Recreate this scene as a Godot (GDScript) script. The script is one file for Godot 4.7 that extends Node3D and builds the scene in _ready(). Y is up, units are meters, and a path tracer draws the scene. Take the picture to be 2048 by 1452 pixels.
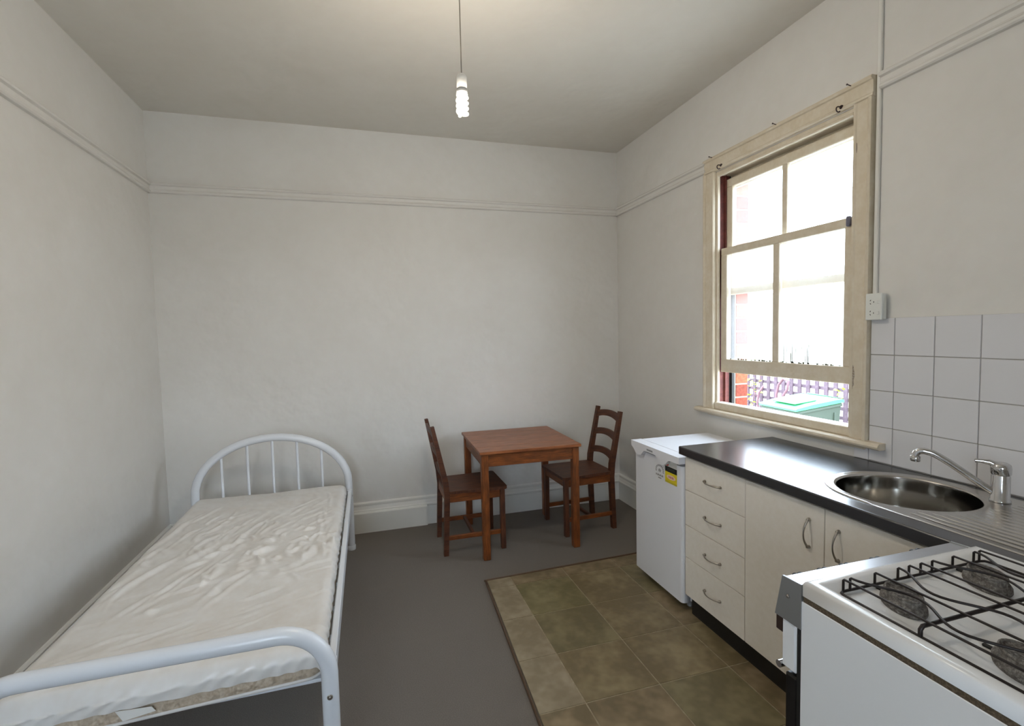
extends Node3D
# A small bedsit with a bed, a two-seat table, a bar fridge, a kitchen bench and a gas stove.
# x runs along the back wall (window wall at x = 0), z runs towards the camera, y is up. Metres.

const W := 3.495      # room width
const H := 3.033      # ceiling height
const NEAR := 5.3     # z of the wall behind the camera
const RAIL := 2.495   # underside of the picture rail

var M := {}
var used := {}

# ------------------------------------------------------------------ helpers
func numbered(called: String) -> String:
	if not used.has(called):
		used[called] = 0
		return called
	used[called] += 1
	return "%s_%03d" % [called, used[called]]

func begin() -> SurfaceTool:
	var st := SurfaceTool.new()
	st.begin(Mesh.PRIMITIVE_TRIANGLES)
	st.set_smooth_group(-1)
	return st

func obj(called: String, st: SurfaceTool, mat: Material, parent: Node3D = null) -> MeshInstance3D:
	st.generate_normals()
	var o := MeshInstance3D.new()
	o.mesh = st.commit()
	o.material_override = mat
	return put(called, o, parent)

func put(called: String, o: Node3D, parent: Node3D = null) -> Node3D:
	if parent == null:
		o.name = numbered(called)
		add_child(o, true)
	else:
		o.name = called
		parent.add_child(o, true)
	return o

func thing(called: String, label: String, category: String, at := Vector3.ZERO, turn := 0.0, group := "") -> Node3D:
	var o := Node3D.new()
	o.name = numbered(called)
	add_child(o, true)
	o.position = at
	o.rotation.y = turn
	tag(o, label, category, group)
	return o

func tag(o: Node3D, label: String, category: String, group := ""):
	o.set_meta("label", label)
	o.set_meta("category", category)
	if group != "":
		o.set_meta("group", group)

func structure(o: Node3D, label := ""):
	o.set_meta("kind", "structure")
	if label != "":
		o.set_meta("label", label)
		o.set_meta("category", "structure")

# one triangle, corners counter-clockwise seen from outside
func tri(st: SurfaceTool, a: Vector3, b: Vector3, c: Vector3, ua := Vector2.ZERO, ub := Vector2.ZERO, uc := Vector2.ZERO):
	st.set_uv(ua); st.add_vertex(a)
	st.set_uv(uc); st.add_vertex(c)
	st.set_uv(ub); st.add_vertex(b)

func quad(st: SurfaceTool, a: Vector3, b: Vector3, c: Vector3, d: Vector3, ua := Vector2.ZERO, ub := Vector2.ZERO, uc := Vector2.ZERO, ud := Vector2.ZERO):
	tri(st, a, b, c, ua, ub, uc)
	tri(st, a, c, d, ua, uc, ud)

func grain_uv(p: Vector3, n: int, g: int, off: Vector2) -> Vector2:
	# u runs along axis g where the face shows it
	var t := [0, 1, 2]
	t.erase(n)
	var u: int = t[0]
	var v: int = t[1]
	if v == g:
		var k := u
		u = v
		v = k
	return Vector2(p[u], p[v]) + off

# chamfered box from lo to hi; xf moves it; g is the grain axis
func box(st: SurfaceTool, lo: Vector3, hi: Vector3, bev := 0.0, xf := Transform3D.IDENTITY, g := -1):
	var size := hi - lo
	if g < 0:
		g = 0
		for i in 3:
			if size[i] > size[g]:
				g = i
	var off := Vector2(lo.x * 3.7 + lo.z * 1.3 + xf.origin.x, lo.y * 2.9 + lo.z * 2.3 + xf.origin.z)
	var c := (lo + hi) / 2.0
	var h := size / 2.0
	bev = min(bev, min(h.x, min(h.y, h.z)) * 0.98)
	for n in 3:
		var u := (n + 1) % 3
		var v := (n + 2) % 3
		for s: float in [-1.0, 1.0]:
			var pts: Array[Vector3] = []
			for k in [[-1, -1], [1, -1], [1, 1], [-1, 1]]:
				var p := Vector3.ZERO
				p[n] = s * h[n]
				p[u] = k[0] * (h[u] - bev)
				p[v] = k[1] * (h[v] - bev)
				pts.append(p + c)
			if s < 0:
				pts.reverse()
			var uv: Array[Vector2] = []
			for p in pts:
				uv.append(grain_uv(p, n, g, off))
			quad(st, xf * pts[0], xf * pts[1], xf * pts[2], xf * pts[3], uv[0], uv[1], uv[2], uv[3])
	if bev <= 0.0:
		return
	# edges
	for n in 3:
		var u := (n + 1) % 3
		var v := (n + 2) % 3
		for su: float in [-1.0, 1.0]:
			for sv: float in [-1.0, 1.0]:
				var pts: Array[Vector3] = []
				for e in [[-1, 0], [1, 0], [1, 1], [-1, 1]]:
					var p := Vector3.ZERO
					p[n] = e[0] * (h[n] - bev)
					p[u] = su * (h[u] - (bev if e[1] == 1 else 0.0))
					p[v] = sv * (h[v] - (bev if e[1] == 0 else 0.0))
					pts.append(p + c)
				if su * sv < 0:
					pts.reverse()
				var uv: Array[Vector2] = []
				for p in pts:
					uv.append(grain_uv(p, u, g, off))
				quad(st, xf * pts[0], xf * pts[1], xf * pts[2], xf * pts[3], uv[0], uv[1], uv[2], uv[3])
	for sx: float in [-1.0, 1.0]:
		for sy: float in [-1.0, 1.0]:
			for sz: float in [-1.0, 1.0]:
				var s := Vector3(sx, sy, sz)
				var q := s * h
				var a := c + q - Vector3(0, sy, sz) * bev
				var b := c + q - Vector3(sx, 0, sz) * bev
				var d := c + q - Vector3(sx, sy, 0) * bev
				if sx * sy * sz > 0:
					tri(st, xf * a, xf * b, xf * d)
				else:
					tri(st, xf * a, xf * d, xf * b)

# a bar with a square section between two points
func bar(st: SurfaceTool, a: Vector3, b: Vector3, wx: float, wz: float, bev := 0.002):
	var y := (b - a).normalized()
	var x := Vector3.RIGHT
	if absf(y.dot(x)) > 0.9:
		x = Vector3.BACK
	var z := x.cross(y).normalized()
	x = y.cross(z).normalized()
	var l := a.distance_to(b)
	box(st, Vector3(-wx / 2, 0, -wz / 2), Vector3(wx / 2, l, wz / 2), bev, Transform3D(Basis(x, y, z), a), 1)

func tube(st: SurfaceTool, pts: Array, r: float, seg := 12, caps := true, radii: Array = []):
	var n := pts.size()
	var rings: Array = []
	var t0: Vector3 = (pts[1] - pts[0]).normalized()
	var side := t0.cross(Vector3.UP if absf(t0.y) < 0.9 else Vector3.RIGHT).normalized()
	var run := 0.0
	var runs: Array = []
	for i in n:
		var t: Vector3
		if i == 0:
			t = (pts[1] - pts[0]).normalized()
		elif i == n - 1:
			t = (pts[i] - pts[i - 1]).normalized()
		else:
			t = ((pts[i + 1] - pts[i]).normalized() + (pts[i] - pts[i - 1]).normalized()).normalized()
			
		side = (side - t * side.dot(t)).normalized()
		var up := t.cross(side).normalized()
		var ring: Array = []
		var rr: float = radii[i] if radii.size() > 0 else r
		for k in seg:
			var a := TAU * k / seg
			ring.append(pts[i] + (side * cos(a) + up * sin(a)) * rr)
		rings.append(ring)
		if i > 0:
			run += pts[i].distance_to(pts[i - 1])
		runs.append(run)
	st.set_smooth_group(1)
	for i in n - 1:
		for k in seg:
			var k2 := (k + 1) % seg
			quad(st, rings[i][k], rings[i][k2], rings[i + 1][k2], rings[i + 1][k],
				Vector2(runs[i], float(k) / seg), Vector2(runs[i], float(k + 1) / seg), Vector2(runs[i + 1], float(k + 1) / seg), Vector2(runs[i + 1], float(k) / seg))
	st.set_smooth_group(-1)
	if caps:
		for k in seg:
			var k2 := (k + 1) % seg
			tri(st, pts[0], rings[0][k2], rings[0][k])
			tri(st, pts[n - 1], rings[n - 1][k], rings[n - 1][k2])

# profile: [radius, height] from bottom to top, turned round +y at xf
func lathe(st: SurfaceTool, profile: Array, seg := 24, xf := Transform3D.IDENTITY, squash := Vector2.ONE):
	st.set_smooth_group(2)
	for i in profile.size() - 1:
		var p: Array = profile[i]
		var q: Array = profile[i + 1]
		if p.size() > 2:
			st.set_smooth_group(2 + int(p[2]))
		for k in seg:
			var a := TAU * k / seg
			var b := TAU * (k + 1) / seg
			var pa := xf * Vector3(cos(a) * p[0] * squash.x, p[1], sin(a) * p[0] * squash.y)
			var pb := xf * Vector3(cos(b) * p[0] * squash.x, p[1], sin(b) * p[0] * squash.y)
			var qa := xf * Vector3(cos(a) * q[0] * squash.x, q[1], sin(a) * q[0] * squash.y)
			var qb := xf * Vector3(cos(b) * q[0] * squash.x, q[1], sin(b) * q[0] * squash.y)
			if p[0] < 1e-6:
				tri(st, pa, qa, qb)
			elif q[0] < 1e-6:
				tri(st, pa, qa, pb)
			else:
				quad(st, pa, qa, qb, pb)
	st.set_smooth_group(-1)

# a flat outline (2D points) swept from a to b; ux, uy are the outline's axes
func prism(st: SurfaceTool, poly: PackedVector2Array, origin: Vector3, ux: Vector3, uy: Vector3, along: Vector3, smooth := false):
	var pl := poly
	if Geometry2D.is_polygon_clockwise(pl):
		pl = pl.duplicate()
		pl.reverse()
	var flip := ux.cross(uy).dot(along) < 0
	var n := pl.size()
	var l := along.length()
	if smooth:
		st.set_smooth_group(3)
	var d := 0.0
	for i in n:
		var j := (i + 1) % n
		var a := origin + ux * pl[i].x + uy * pl[i].y
		var b := origin + ux * pl[j].x + uy * pl[j].y
		var e := d + pl[i].distance_to(pl[j])
		if flip:
			quad(st, b, a, a + along, b + along, Vector2(0, e), Vector2(0, d), Vector2(l, d), Vector2(l, e))
		else:
			quad(st, a, b, b + along, a + along, Vector2(0, d), Vector2(0, e), Vector2(l, e), Vector2(l, d))
		d = e
	st.set_smooth_group(-1)
	var ix := Geometry2D.triangulate_polygon(pl)
	for k in range(0, ix.size(), 3):
		var p: Array[Vector3] = []
		var q: Array[Vector2] = []
		for m in 3:
			q.append(pl[ix[k + m]])
			p.append(origin + ux * q[m].x + uy * q[m].y)
		var ccw := (q[1] - q[0]).cross(q[2] - q[0]) > 0
		if ccw == flip:
			tri(st, p[0], p[1], p[2], q[0], q[1], q[2])
			tri(st, p[0] + along, p[2] + along, p[1] + along, q[0], q[2], q[1])
		else:
			tri(st, p[0], p[2], p[1], q[0], q[2], q[1])
			tri(st, p[0] + along, p[1] + along, p[2] + along, q[0], q[1], q[2])

func V(x: float, y: float, z: float) -> Vector3:
	return Vector3(x, y, z)

# ------------------------------------------------------------------ textures
func noise(seed_: int, freq: float, octaves := 3, kind := FastNoiseLite.TYPE_SIMPLEX_SMOOTH) -> FastNoiseLite:
	var n := FastNoiseLite.new()
	n.seed = seed_
	n.noise_type = kind
	n.frequency = freq
	n.fractal_octaves = octaves
	return n

func seamless(seed_: int, freq: float, size: int, octaves := 4) -> Image:
	return noise(seed_, freq, octaves).get_seamless_image(size, size, false, false, 0.15, true)

# colour texture: base colour, varied towards `other` by two layers of noise
func mottle(base: Color, other: Color, seed_: int, coarse: float, fine: float, amount: float, size := 256) -> ImageTexture:
	var a := seamless(seed_, coarse, size)
	var b := seamless(seed_ + 7, fine, size, 2)
	var img := Image.create(size, size, false, Image.FORMAT_RGB8)
	for y in size:
		for x in size:
			var t := clampf((a.get_pixel(x, y).r * 0.65 + b.get_pixel(x, y).r * 0.35 - 0.5) * 2.0 * amount + 0.5 * amount, 0, 1)
			img.set_pixel(x, y, base.lerp(other, t))
	return ImageTexture.create_from_image(img)

func bumps(seed_: int, freq: float, size: int, strength: float, octaves := 4) -> ImageTexture:
	var a := seamless(seed_, freq, size, octaves)
	a.bump_map_to_normal_map(strength)
	return ImageTexture.create_from_image(a)

func wood_tex(dark: Color, light: Color, seed_: int) -> ImageTexture:
	var n := noise(seed_, 1.0, 3)
	var w := 512
	var h := 256
	var img := Image.create(w, h, false, Image.FORMAT_RGB8)
	for y in h:
		for x in w:
			var u := float(x) / w
			var v := float(y) / h
			# wrap round so that the board can repeat
			var a := u * TAU
			var q := Vector2(cos(a), sin(a)) * 0.6
			var warp := n.get_noise_3d(q.x, q.y, v * 3.0) * 0.06
			var g := n.get_noise_3d(q.x * 0.5, q.y * 0.5, (v + warp) * 46.0)
			var f := n.get_noise_3d(q.x * 4.0, q.y * 4.0, v * 160.0 + 40.0)
			var c := n.get_noise_3d(q.x * 1.2, q.y * 1.2, v * 5.0 + 9.0)
			var t := clampf(0.5 + g * 0.45 + f * 0.25 + c * 0.5, 0, 1)
			img.set_pixel(x, y, dark.lerp(light, t))
	return ImageTexture.create_from_image(img)

func mat(color: Color, rough := 0.6, metal := 0.0) -> StandardMaterial3D:
	var m := StandardMaterial3D.new()
	m.albedo_color = color
	m.roughness = rough
	m.metallic = metal
	return m

func tri_mat(tex: Texture2D, scale: float, rough: float, nrm: Texture2D = null, nscale := 0.3) -> StandardMaterial3D:
	var m := StandardMaterial3D.new()
	m.albedo_texture = tex
	m.roughness = rough
	m.uv1_triplanar = true
	m.uv1_world_triplanar = true
	m.uv1_scale = Vector3.ONE * scale
	if nrm:
		m.normal_enabled = true
		m.normal_texture = nrm
		m.normal_scale = nscale
	return m

func rgb(r: float, g: float, b: float) -> Color:
	return Color(r / 255.0, g / 255.0, b / 255.0)

func make_materials():
	M.wall = tri_mat(mottle(rgb(228, 226, 222), rgb(224, 221, 216), 11, 0.012, 0.08, 0.8), 0.5, 0.62, bumps(3, 0.03, 256, 3.0), 0.25)
	M.ceiling = tri_mat(mottle(rgb(222, 218, 210), rgb(218, 213, 204), 15, 0.012, 0.08, 0.8), 0.45, 0.75, bumps(5, 0.03, 256, 3.0), 0.2)
	M.trim = mat(rgb(232, 231, 226), 0.4)
	M.carpet = tri_mat(mottle(rgb(108, 101, 95), rgb(130, 123, 115), 21, 0.25, 0.5, 1.1, 512), 1.7, 1.0, bumps(22, 0.5, 512, 5.0, 1), 0.4)
	M.strip = mat(rgb(92, 70, 52), 0.45)
	M.grout_floor = tri_mat(mottle(rgb(176, 164, 140), rgb(150, 136, 112), 31, 0.05, 0.2, 1.0), 1.5, 0.7)
	M.vinyl = []
	var tones := [[rgb(152, 138, 106), rgb(118, 104, 76)], [rgb(144, 134, 100), rgb(114, 106, 74)], [rgb(154, 136, 108), rgb(116, 102, 76)], [rgb(138, 128, 96), rgb(110, 100, 72)]]
	for k in 4:
		M.vinyl.append(tri_mat(mottle(tones[k][0], tones[k][1], 40 + k * 3, 0.012, 0.05, 1.25), 1.1, 0.42, bumps(60, 0.06, 256, 3.0), 0.2))
	M.vinyl_pale = tri_mat(mottle(rgb(164, 151, 128), rgb(136, 123, 100), 55, 0.014, 0.05, 1.2), 1.2, 0.42, bumps(60, 0.06, 256, 3.0), 0.2)
	M.tile = mat(rgb(226, 226, 230), 0.16)
	M.grout_wall = mat(rgb(168, 165, 160), 0.9)
	M.cream_paint = tri_mat(mottle(rgb(226, 216, 198), rgb(217, 204, 181), 71, 0.03, 0.15, 1.1), 1.1, 0.42, bumps(72, 0.05, 256, 3.0), 0.3)
	M.bare = tri_mat(mottle(rgb(206, 202, 196), rgb(150, 132, 112), 75, 0.08, 0.25, 1.3), 6.0, 0.8)
	M.mould = mat(rgb(92, 96, 74), 0.9)
	M.rust = mat(rgb(70, 58, 60), 0.6, 0.5)
	M.brass_dark = mat(rgb(112, 112, 130), 0.5, 0.5)
	var wa := StandardMaterial3D.new()
	wa.albedo_texture = wood_tex(rgb(80, 40, 15), rgb(158, 88, 38), 81)
	wa.roughness = 0.42
	wa.uv1_scale = Vector3(1.6, 5.0, 1)
	M.wood = wa
	var wb: StandardMaterial3D = wa.duplicate()
	wb.albedo_texture = wood_tex(rgb(58, 30, 18), rgb(106, 60, 34), 85)
	wb.roughness = 0.5
	M.wood_dark = wb
	var wc: StandardMaterial3D = wa.duplicate()
	wc.albedo_texture = wood_tex(rgb(110, 60, 32), rgb(170, 106, 64), 88)
	wc.roughness = 0.34
	M.wood_top = wc
	M.bed = mat(rgb(226, 230, 236), 0.24)
	M.sheet = tri_mat(mottle(rgb(231, 229, 226), rgb(224, 219, 213), 91, 0.02, 0.1, 1.0), 1.2, 0.38)
	M.sheet.clearcoat_enabled = true
	M.sheet.clearcoat = 0.5
	M.sheet.clearcoat_roughness = 0.3
	M.quilt = tri_mat(mottle(rgb(206, 192, 172), rgb(184, 166, 144), 95, 0.06, 0.2, 1.1), 3.0, 0.85, bumps(97, 0.045, 256, 12.0, 2), 0.8)
	M.label_white = mat(rgb(238, 236, 230), 0.6)
	M.fridge = mat(rgb(236, 237, 242), 0.22)
	M.fridge_grey = mat(rgb(150, 152, 156), 0.5)
	M.laminate = tri_mat(mottle(rgb(243, 237, 228), rgb(238, 231, 220), 101, 0.05, 0.3, 0.8), 2.0, 0.4)
	M.kick = mat(rgb(20, 20, 21), 0.5)
	M.bench = tri_mat(mottle(rgb(34, 34, 37), rgb(48, 48, 52), 105, 0.2, 0.5, 1.0), 4.0, 0.26)
	M.bench.metallic_specular = 0.9
	M.handle = mat(rgb(170, 165, 158), 0.28, 1.0)
	M.steel = mat(rgb(200, 198, 195), 0.24, 1.0)
	M.steel_bowl = mat(rgb(190, 188, 184), 0.11, 1.0)
	M.chrome = mat(rgb(206, 206, 208), 0.1, 1.0)
	M.enamel = mat(rgb(232, 233, 234), 0.24)
	M.panel_steel = mat(rgb(196, 198, 202), 0.3, 1.0)
	M.panel_side = mat(rgb(176, 178, 180), 0.5, 1.0)
	M.grime = tri_mat(mottle(rgb(112, 98, 78), rgb(70, 58, 44), 117, 0.1, 0.4, 1.2), 6.0, 0.8)
	M.black_wire = mat(rgb(38, 32, 32), 0.45, 0.3)
	M.burner = tri_mat(mottle(rgb(156, 152, 146), rgb(76, 71, 66), 121, 0.05, 0.2, 1.4), 9.0, 0.75, bumps(122, 0.1, 256, 6.0), 0.5)
	M.black_gloss = mat(rgb(14, 14, 15), 0.25)
	M.brown_plastic = mat(rgb(52, 36, 30), 0.4)
	M.switch_white = mat(rgb(230, 232, 228), 0.35)
	M.black = mat(rgb(20, 20, 20), 0.6)
	M.flex = mat(rgb(140, 132, 120), 0.6)
	M.plastic_white = mat(rgb(232, 231, 228), 0.4)
	var bulb := mat(rgb(255, 252, 242), 0.4)
	bulb.emission_enabled = true
	bulb.emission = rgb(255, 246, 224)
	bulb.emission_energy_multiplier = 6.0
	M.bulb = bulb
	var gl := mat(Color(0.95, 0.97, 0.97, 0.08), 0.02)
	gl.transparency = BaseMaterial3D.TRANSPARENCY_ALPHA
	M.glass = gl
	# the panes of the sash window are filmed with dirt that scatters the daylight
	var gd: StandardMaterial3D = gl.duplicate()
	gd.albedo_color = Color(0.95, 0.95, 0.94, 0.12)
	gd.roughness = 0.12
	gd.backlight_enabled = true
	gd.backlight = Color(0.3, 0.3, 0.3)
	M.glass_dirty = gd
	M.bricks = []
	for k in 4:
		var c: Color = [rgb(160, 76, 48), rgb(146, 64, 42), rgb(168, 88, 58), rgb(136, 60, 42)][k]
		M.bricks.append(tri_mat(mottle(c, c.darkened(0.25), 131 + k, 0.06, 0.3, 1.0, 128), 5.0, 0.9))
	M.mortar = tri_mat(mottle(rgb(164, 150, 134), rgb(140, 126, 112), 139, 0.06, 0.3, 1.0, 128), 5.0, 0.95)
	M.red_paint = tri_mat(mottle(rgb(112, 56, 50), rgb(86, 42, 38), 141, 0.05, 0.2, 1.0, 128), 3.0, 0.7)
	M.concrete = tri_mat(mottle(rgb(196, 192, 186), rgb(172, 168, 160), 145, 0.02, 0.2, 1.0), 0.6, 0.9)
	M.fence = tri_mat(mottle(rgb(98, 80, 88), rgb(78, 62, 70), 147, 0.04, 0.3, 1.0, 128), 3.0, 0.85)
	M.bin = mat(rgb(58, 68, 56), 0.6)
	M.lid = mat(rgb(66, 150, 92), 0.45)
	M.leaf = mat(rgb(170, 188, 70), 0.6)
	M.leaf.backlight_enabled = true
	M.leaf.backlight = Color(0.4, 0.45, 0.1)
	M.vine = mat(rgb(110, 78, 84), 0.8)
	M.render = tri_mat(mottle(rgb(226, 220, 210), rgb(214, 206, 196), 149, 0.02, 0.2, 1.0, 128), 0.6, 0.9)

# ------------------------------------------------------------------ scene
func _ready():
	# camera
	var cam := Camera3D.new()
	cam.name = "camera"
	add_child(cam)
	cam.fov = rad_to_deg(2.0 * atan(726.0 / 982.85))
	cam.near = 0.02
	cam.far = 200.0
	cam.position = V(-2.1356, 1.5013, 3.8986)
	cam.rotation_order = EULER_ORDER_YXZ
	cam.rotation_degrees = Vector3(-3.4455, -16.4702, -1.3223)
	cam.current = true
	# overcast sky
	var env := Environment.new()
	var sky := Sky.new()
	var sm := ProceduralSkyMaterial.new()
	sm.sky_top_color = Color(0.84, 0.92, 1.0)
	sm.sky_horizon_color = Color(0.95, 0.975, 1.0)
	sm.ground_bottom_color = Color(0.5, 0.5, 0.5)
	sm.ground_horizon_color = Color(0.9, 0.9, 0.9)
	sm.sky_energy_multiplier = 4.3
	sm.ground_energy_multiplier = 2.0
	sm.use_debanding = false
	sky.sky_material = sm
	env.background_mode = Environment.BG_SKY
	env.sky = sky
	env.ambient_light_source = Environment.AMBIENT_SOURCE_DISABLED
	env.tonemap_mode = Environment.TONE_MAPPER_LINEAR
	env.tonemap_exposure = 0.56
	env.sdfgi_enabled = true
	env.ssao_enabled = true
	env.ssil_enabled = true
	var we := WorldEnvironment.new()
	we.name = "world_environment"
	we.environment = env
	add_child(we)

	make_materials()
	build_room()
	build_window()
	build_outside()
	build_bed()
	build_dining()
	build_kitchen()
	build_stove()
	build_light()
	build_small()

func build_room():
	var t := 0.25
	var st := begin()
	box(st, V(-W - t, -0.2, -t), V(t, 0, NEAR + t))
	structure(obj("floor", st, M.carpet), "dark grey cut-pile carpet under the bed and table")
	st = begin()
	box(st, V(-W - t, H, -t), V(t, H + 0.2, NEAR + t))
	structure(obj("ceiling", st, M.ceiling), "plain off-white plaster ceiling")
	st = begin()
	box(st, V(-W - t, 0, -t), V(t, H, 0))
	structure(obj("wall_back", st, M.wall), "white plaster wall behind the bed head and dining table")
	st = begin()
	box(st, V(-W - t, 0, 0), V(-W, H, NEAR))
	structure(obj("wall_left", st, M.wall), "white plaster wall along the bed")
	st = begin()
	box(st, V(-W - t, 0, NEAR), V(-3.3, H, NEAR + t))
	box(st, V(-2.35, 0, NEAR), V(t, H, NEAR + t))
	box(st, V(-3.3, 0, NEAR), V(-2.35, 0.9, NEAR + t))
	box(st, V(-3.3, 2.3, NEAR), V(-2.35, H, NEAR + t))
	structure(obj("wall_front", st, M.wall), "white plaster wall facing the bed head wall")
	# the window behind the camera that fills the room with soft light
	var w2 := Node3D.new()
	w2.name = numbered("window_2")
	add_child(w2, true)
	w2.position = V(-2.825, 0.9, NEAR + 0.1)
	structure(w2, "cream painted casement window in the wall facing the bed head wall")
	for q in [[-0.475, 0.0, -0.425, 1.4], [0.425, 0.0, 0.475, 1.4], [-0.025, 0.05, 0.025, 1.35], [-0.425, 0.0, 0.425, 0.05], [-0.425, 1.35, 0.425, 1.4]]:
		st = begin()
		box(st, V(q[0], q[1], -0.03), V(q[2], q[3], 0.03), 0.003)
		obj("frame_member", st, M.cream_paint, w2)
	for q in [[-0.425, -0.025], [0.025, 0.425]]:
		st = begin()
		box(st, V(q[0], 0.05, -0.002), V(q[1], 1.35, 0.002))
		obj("pane", st, M.glass, w2)
	# window wall with its opening
	st = begin()
	box(st, V(0, 0, 0), V(t, H, 1.25))
	box(st, V(0, 0, 2.2), V(t, H, NEAR))
	box(st, V(0, 0, 1.25), V(t, 0.975, 2.2))
	box(st, V(0, 2.475, 1.25), V(t, H, 2.2))
	var wr := obj("wall_right", st, M.wall)
	structure(wr, "white plaster wall with the sash window above the kitchen bench")
	# splashback tiles, 152 mm square, bedded in grey grout
	st = begin()
	box(st, V(-0.004, 0.9, 2.273), V(0, 1.53, 3.75))
	obj("grout_bed", st, M.grout_wall, wr)
	var ys := [0.902, 1.058, 1.216, 1.372, 1.531]
	var zs := [2.273, 2.375, 2.527, 2.679, 2.831, 2.983, 3.135, 3.287, 3.439, 3.591, 3.743]
	for i in ys.size() - 1:
		for k in zs.size() - 1:
			st = begin()
			var g := 0.0016
			var low: float = ys[i] + g
			var z0: float = zs[k] + g
			box(st, V(-0.008, low, z0), V(-0.001, ys[i + 1] - g, zs[k + 1] - g), 0.0012)
			obj("tile", st, M.tile, wr)
	# the two narrow cut tiles below the window board
	st = begin()
	box(st, V(-0.008, 0.902, 2.205), V(0.0, 0.955, 2.2715), 0.0012)
	obj("tile", st, M.tile, wr)
	# picture rail: a moulded strip on each wall
	var prof := PackedVector2Array([Vector2(0, 0), Vector2(0.018, 0), Vector2(0.024, 0.006), Vector2(0.024, 0.014), Vector2(0.018, 0.02), Vector2(0.014, 0.028), Vector2(0.014, 0.046), Vector2(0.028, 0.05), Vector2(0.032, 0.058), Vector2(0.026, 0.066), Vector2(0, 0.066)])
	st = begin()
	prism(st, prof, V(-W, RAIL, 0), Vector3.BACK, Vector3.UP, V(W, 0, 0))
	structure(obj("trim_1", st, M.wall), "white picture rail along the back wall")
	st = begin()
	prism(st, prof, V(-W, RAIL, 0), Vector3.RIGHT, Vector3.UP, V(0, 0, NEAR))
	structure(obj("trim_2", st, M.wall), "white picture rail along the wall beside the bed")
	st = begin()
	prism(st, prof, V(0, RAIL, 0), Vector3.LEFT, Vector3.UP, V(0, 0, 1.185))
	structure(obj("trim_3", st, M.wall), "white picture rail between the back wall and the window")
	st = begin()
	prism(st, prof, V(0, RAIL, 2.298), Vector3.LEFT, Vector3.UP, V(0, 0, NEAR - 2.298))
	structure(obj("trim_4", st, M.wall), "white picture rail above the splashback tiles")
	# baseboards with a moulded top
	var bb := PackedVector2Array([Vector2(0, 0), Vector2(0.02, 0), Vector2(0.02, 0.15), Vector2(0.026, 0.158), Vector2(0.026, 0.168), Vector2(0.02, 0.176), Vector2(0.014, 0.2), Vector2(0.016, 0.21), Vector2(0.016, 0.22), Vector2(0.008, 0.228), Vector2(0, 0.23)])
	st = begin()
	prism(st, bb, V(-W, 0, 0), Vector3.BACK, Vector3.UP, V(W, 0, 0))
	var bo := obj("baseboard_back", st, M.trim)
	structure(bo, "tall white moulded baseboard on the back wall")
	st = begin()
	var low_board := PackedVector2Array([Vector2(0, 0), Vector2(0.036, 0), Vector2(0.036, 0.15), Vector2(0.03, 0.16), Vector2(0.026, 0.162), Vector2(0, 0.165)])
	prism(st, low_board, V(-2.6, 0, 0.004), Vector3.BACK, Vector3.UP, V(0.878, 0, 0))
	obj("plinth_board", st, M.trim, bo)
	st = begin()
	prism(st, bb, V(-W, 0, 0.02), Vector3.RIGHT, Vector3.UP, V(0, 0, NEAR - 0.02))
	structure(obj("baseboard_left", st, M.trim), "tall white moulded baseboard beside the bed")
	st = begin()
	prism(st, bb, V(0, 0, 0.02), Vector3.LEFT, Vector3.UP, V(0, 0, 1.7))
	structure(obj("baseboard_right", st, M.trim), "tall white moulded baseboard behind the fridge")
	# kitchen floor: vinyl tiles let into the carpet
	st = begin()
	var edge := PackedVector2Array([Vector2(-1.486, 1.068), Vector2(-0.0, 1.032), Vector2(0.0, NEAR), Vector2(-1.70, NEAR)])
	prism(st, edge, V(0, 0.0, 0), Vector3.RIGHT, Vector3.BACK, V(0, 0.004, 0))
	var kf := obj("floor_kitchen", st, M.grout_floor)
	structure(kf, "mottled brown vinyl tile floor in front of the kitchen bench")
	var gx := [-2.02, -1.683, -1.342, -1.0, -0.65, -0.32, 0.0]
	var gz := [0.84, 1.17, 1.503, 1.833, 2.155, 2.49, 2.82, 3.15, 3.48, 3.81, 4.14, 4.47, 4.8, 5.13, 5.46]
	var rng := RandomNumberGenerator.new()
	rng.seed = 5
	for i in gx.size() - 1:
		for k in gz.size() - 1:
			var g := 0.0032
			var sq := PackedVector2Array([Vector2(gx[i] + g, gz[k] + g), Vector2(gx[i + 1] - g, gz[k] + g), Vector2(gx[i + 1] - g, gz[k + 1] - g), Vector2(gx[i] + g, gz[k + 1] - g)])
			for pl in Geometry2D.intersect_polygons(sq, edge):
				if pl.size() < 3:
					continue
				st = begin()
				prism(st, pl, V(0, 0.003, 0), Vector3.RIGHT, Vector3.BACK, V(0, 0.003, 0))
				var m: Material = M.vinyl[rng.randi() % 4]
				if gx[i] < -1.4 and gz[k] < 2.1:
					m = M.vinyl_pale
				obj("tile", st, m, kf)
	# edge strips
	st = begin()
	bar(st, V(-1.497, 0.004, 1.066), V(-1.716, 0.004, NEAR), 0.008, 0.022, 0.003)
	structure(obj("trim_5", st, M.strip), "brown edging strip along the carpet side of the vinyl floor")
	st = begin()
	bar(st, V(-1.505, 0.004, 1.06), V(-0.02, 0.004, 1.022), 0.008, 0.014, 0.003)
	structure(obj("trim_6", st, M.strip), "brown edging strip between the table carpet and the vinyl floor")

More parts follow.
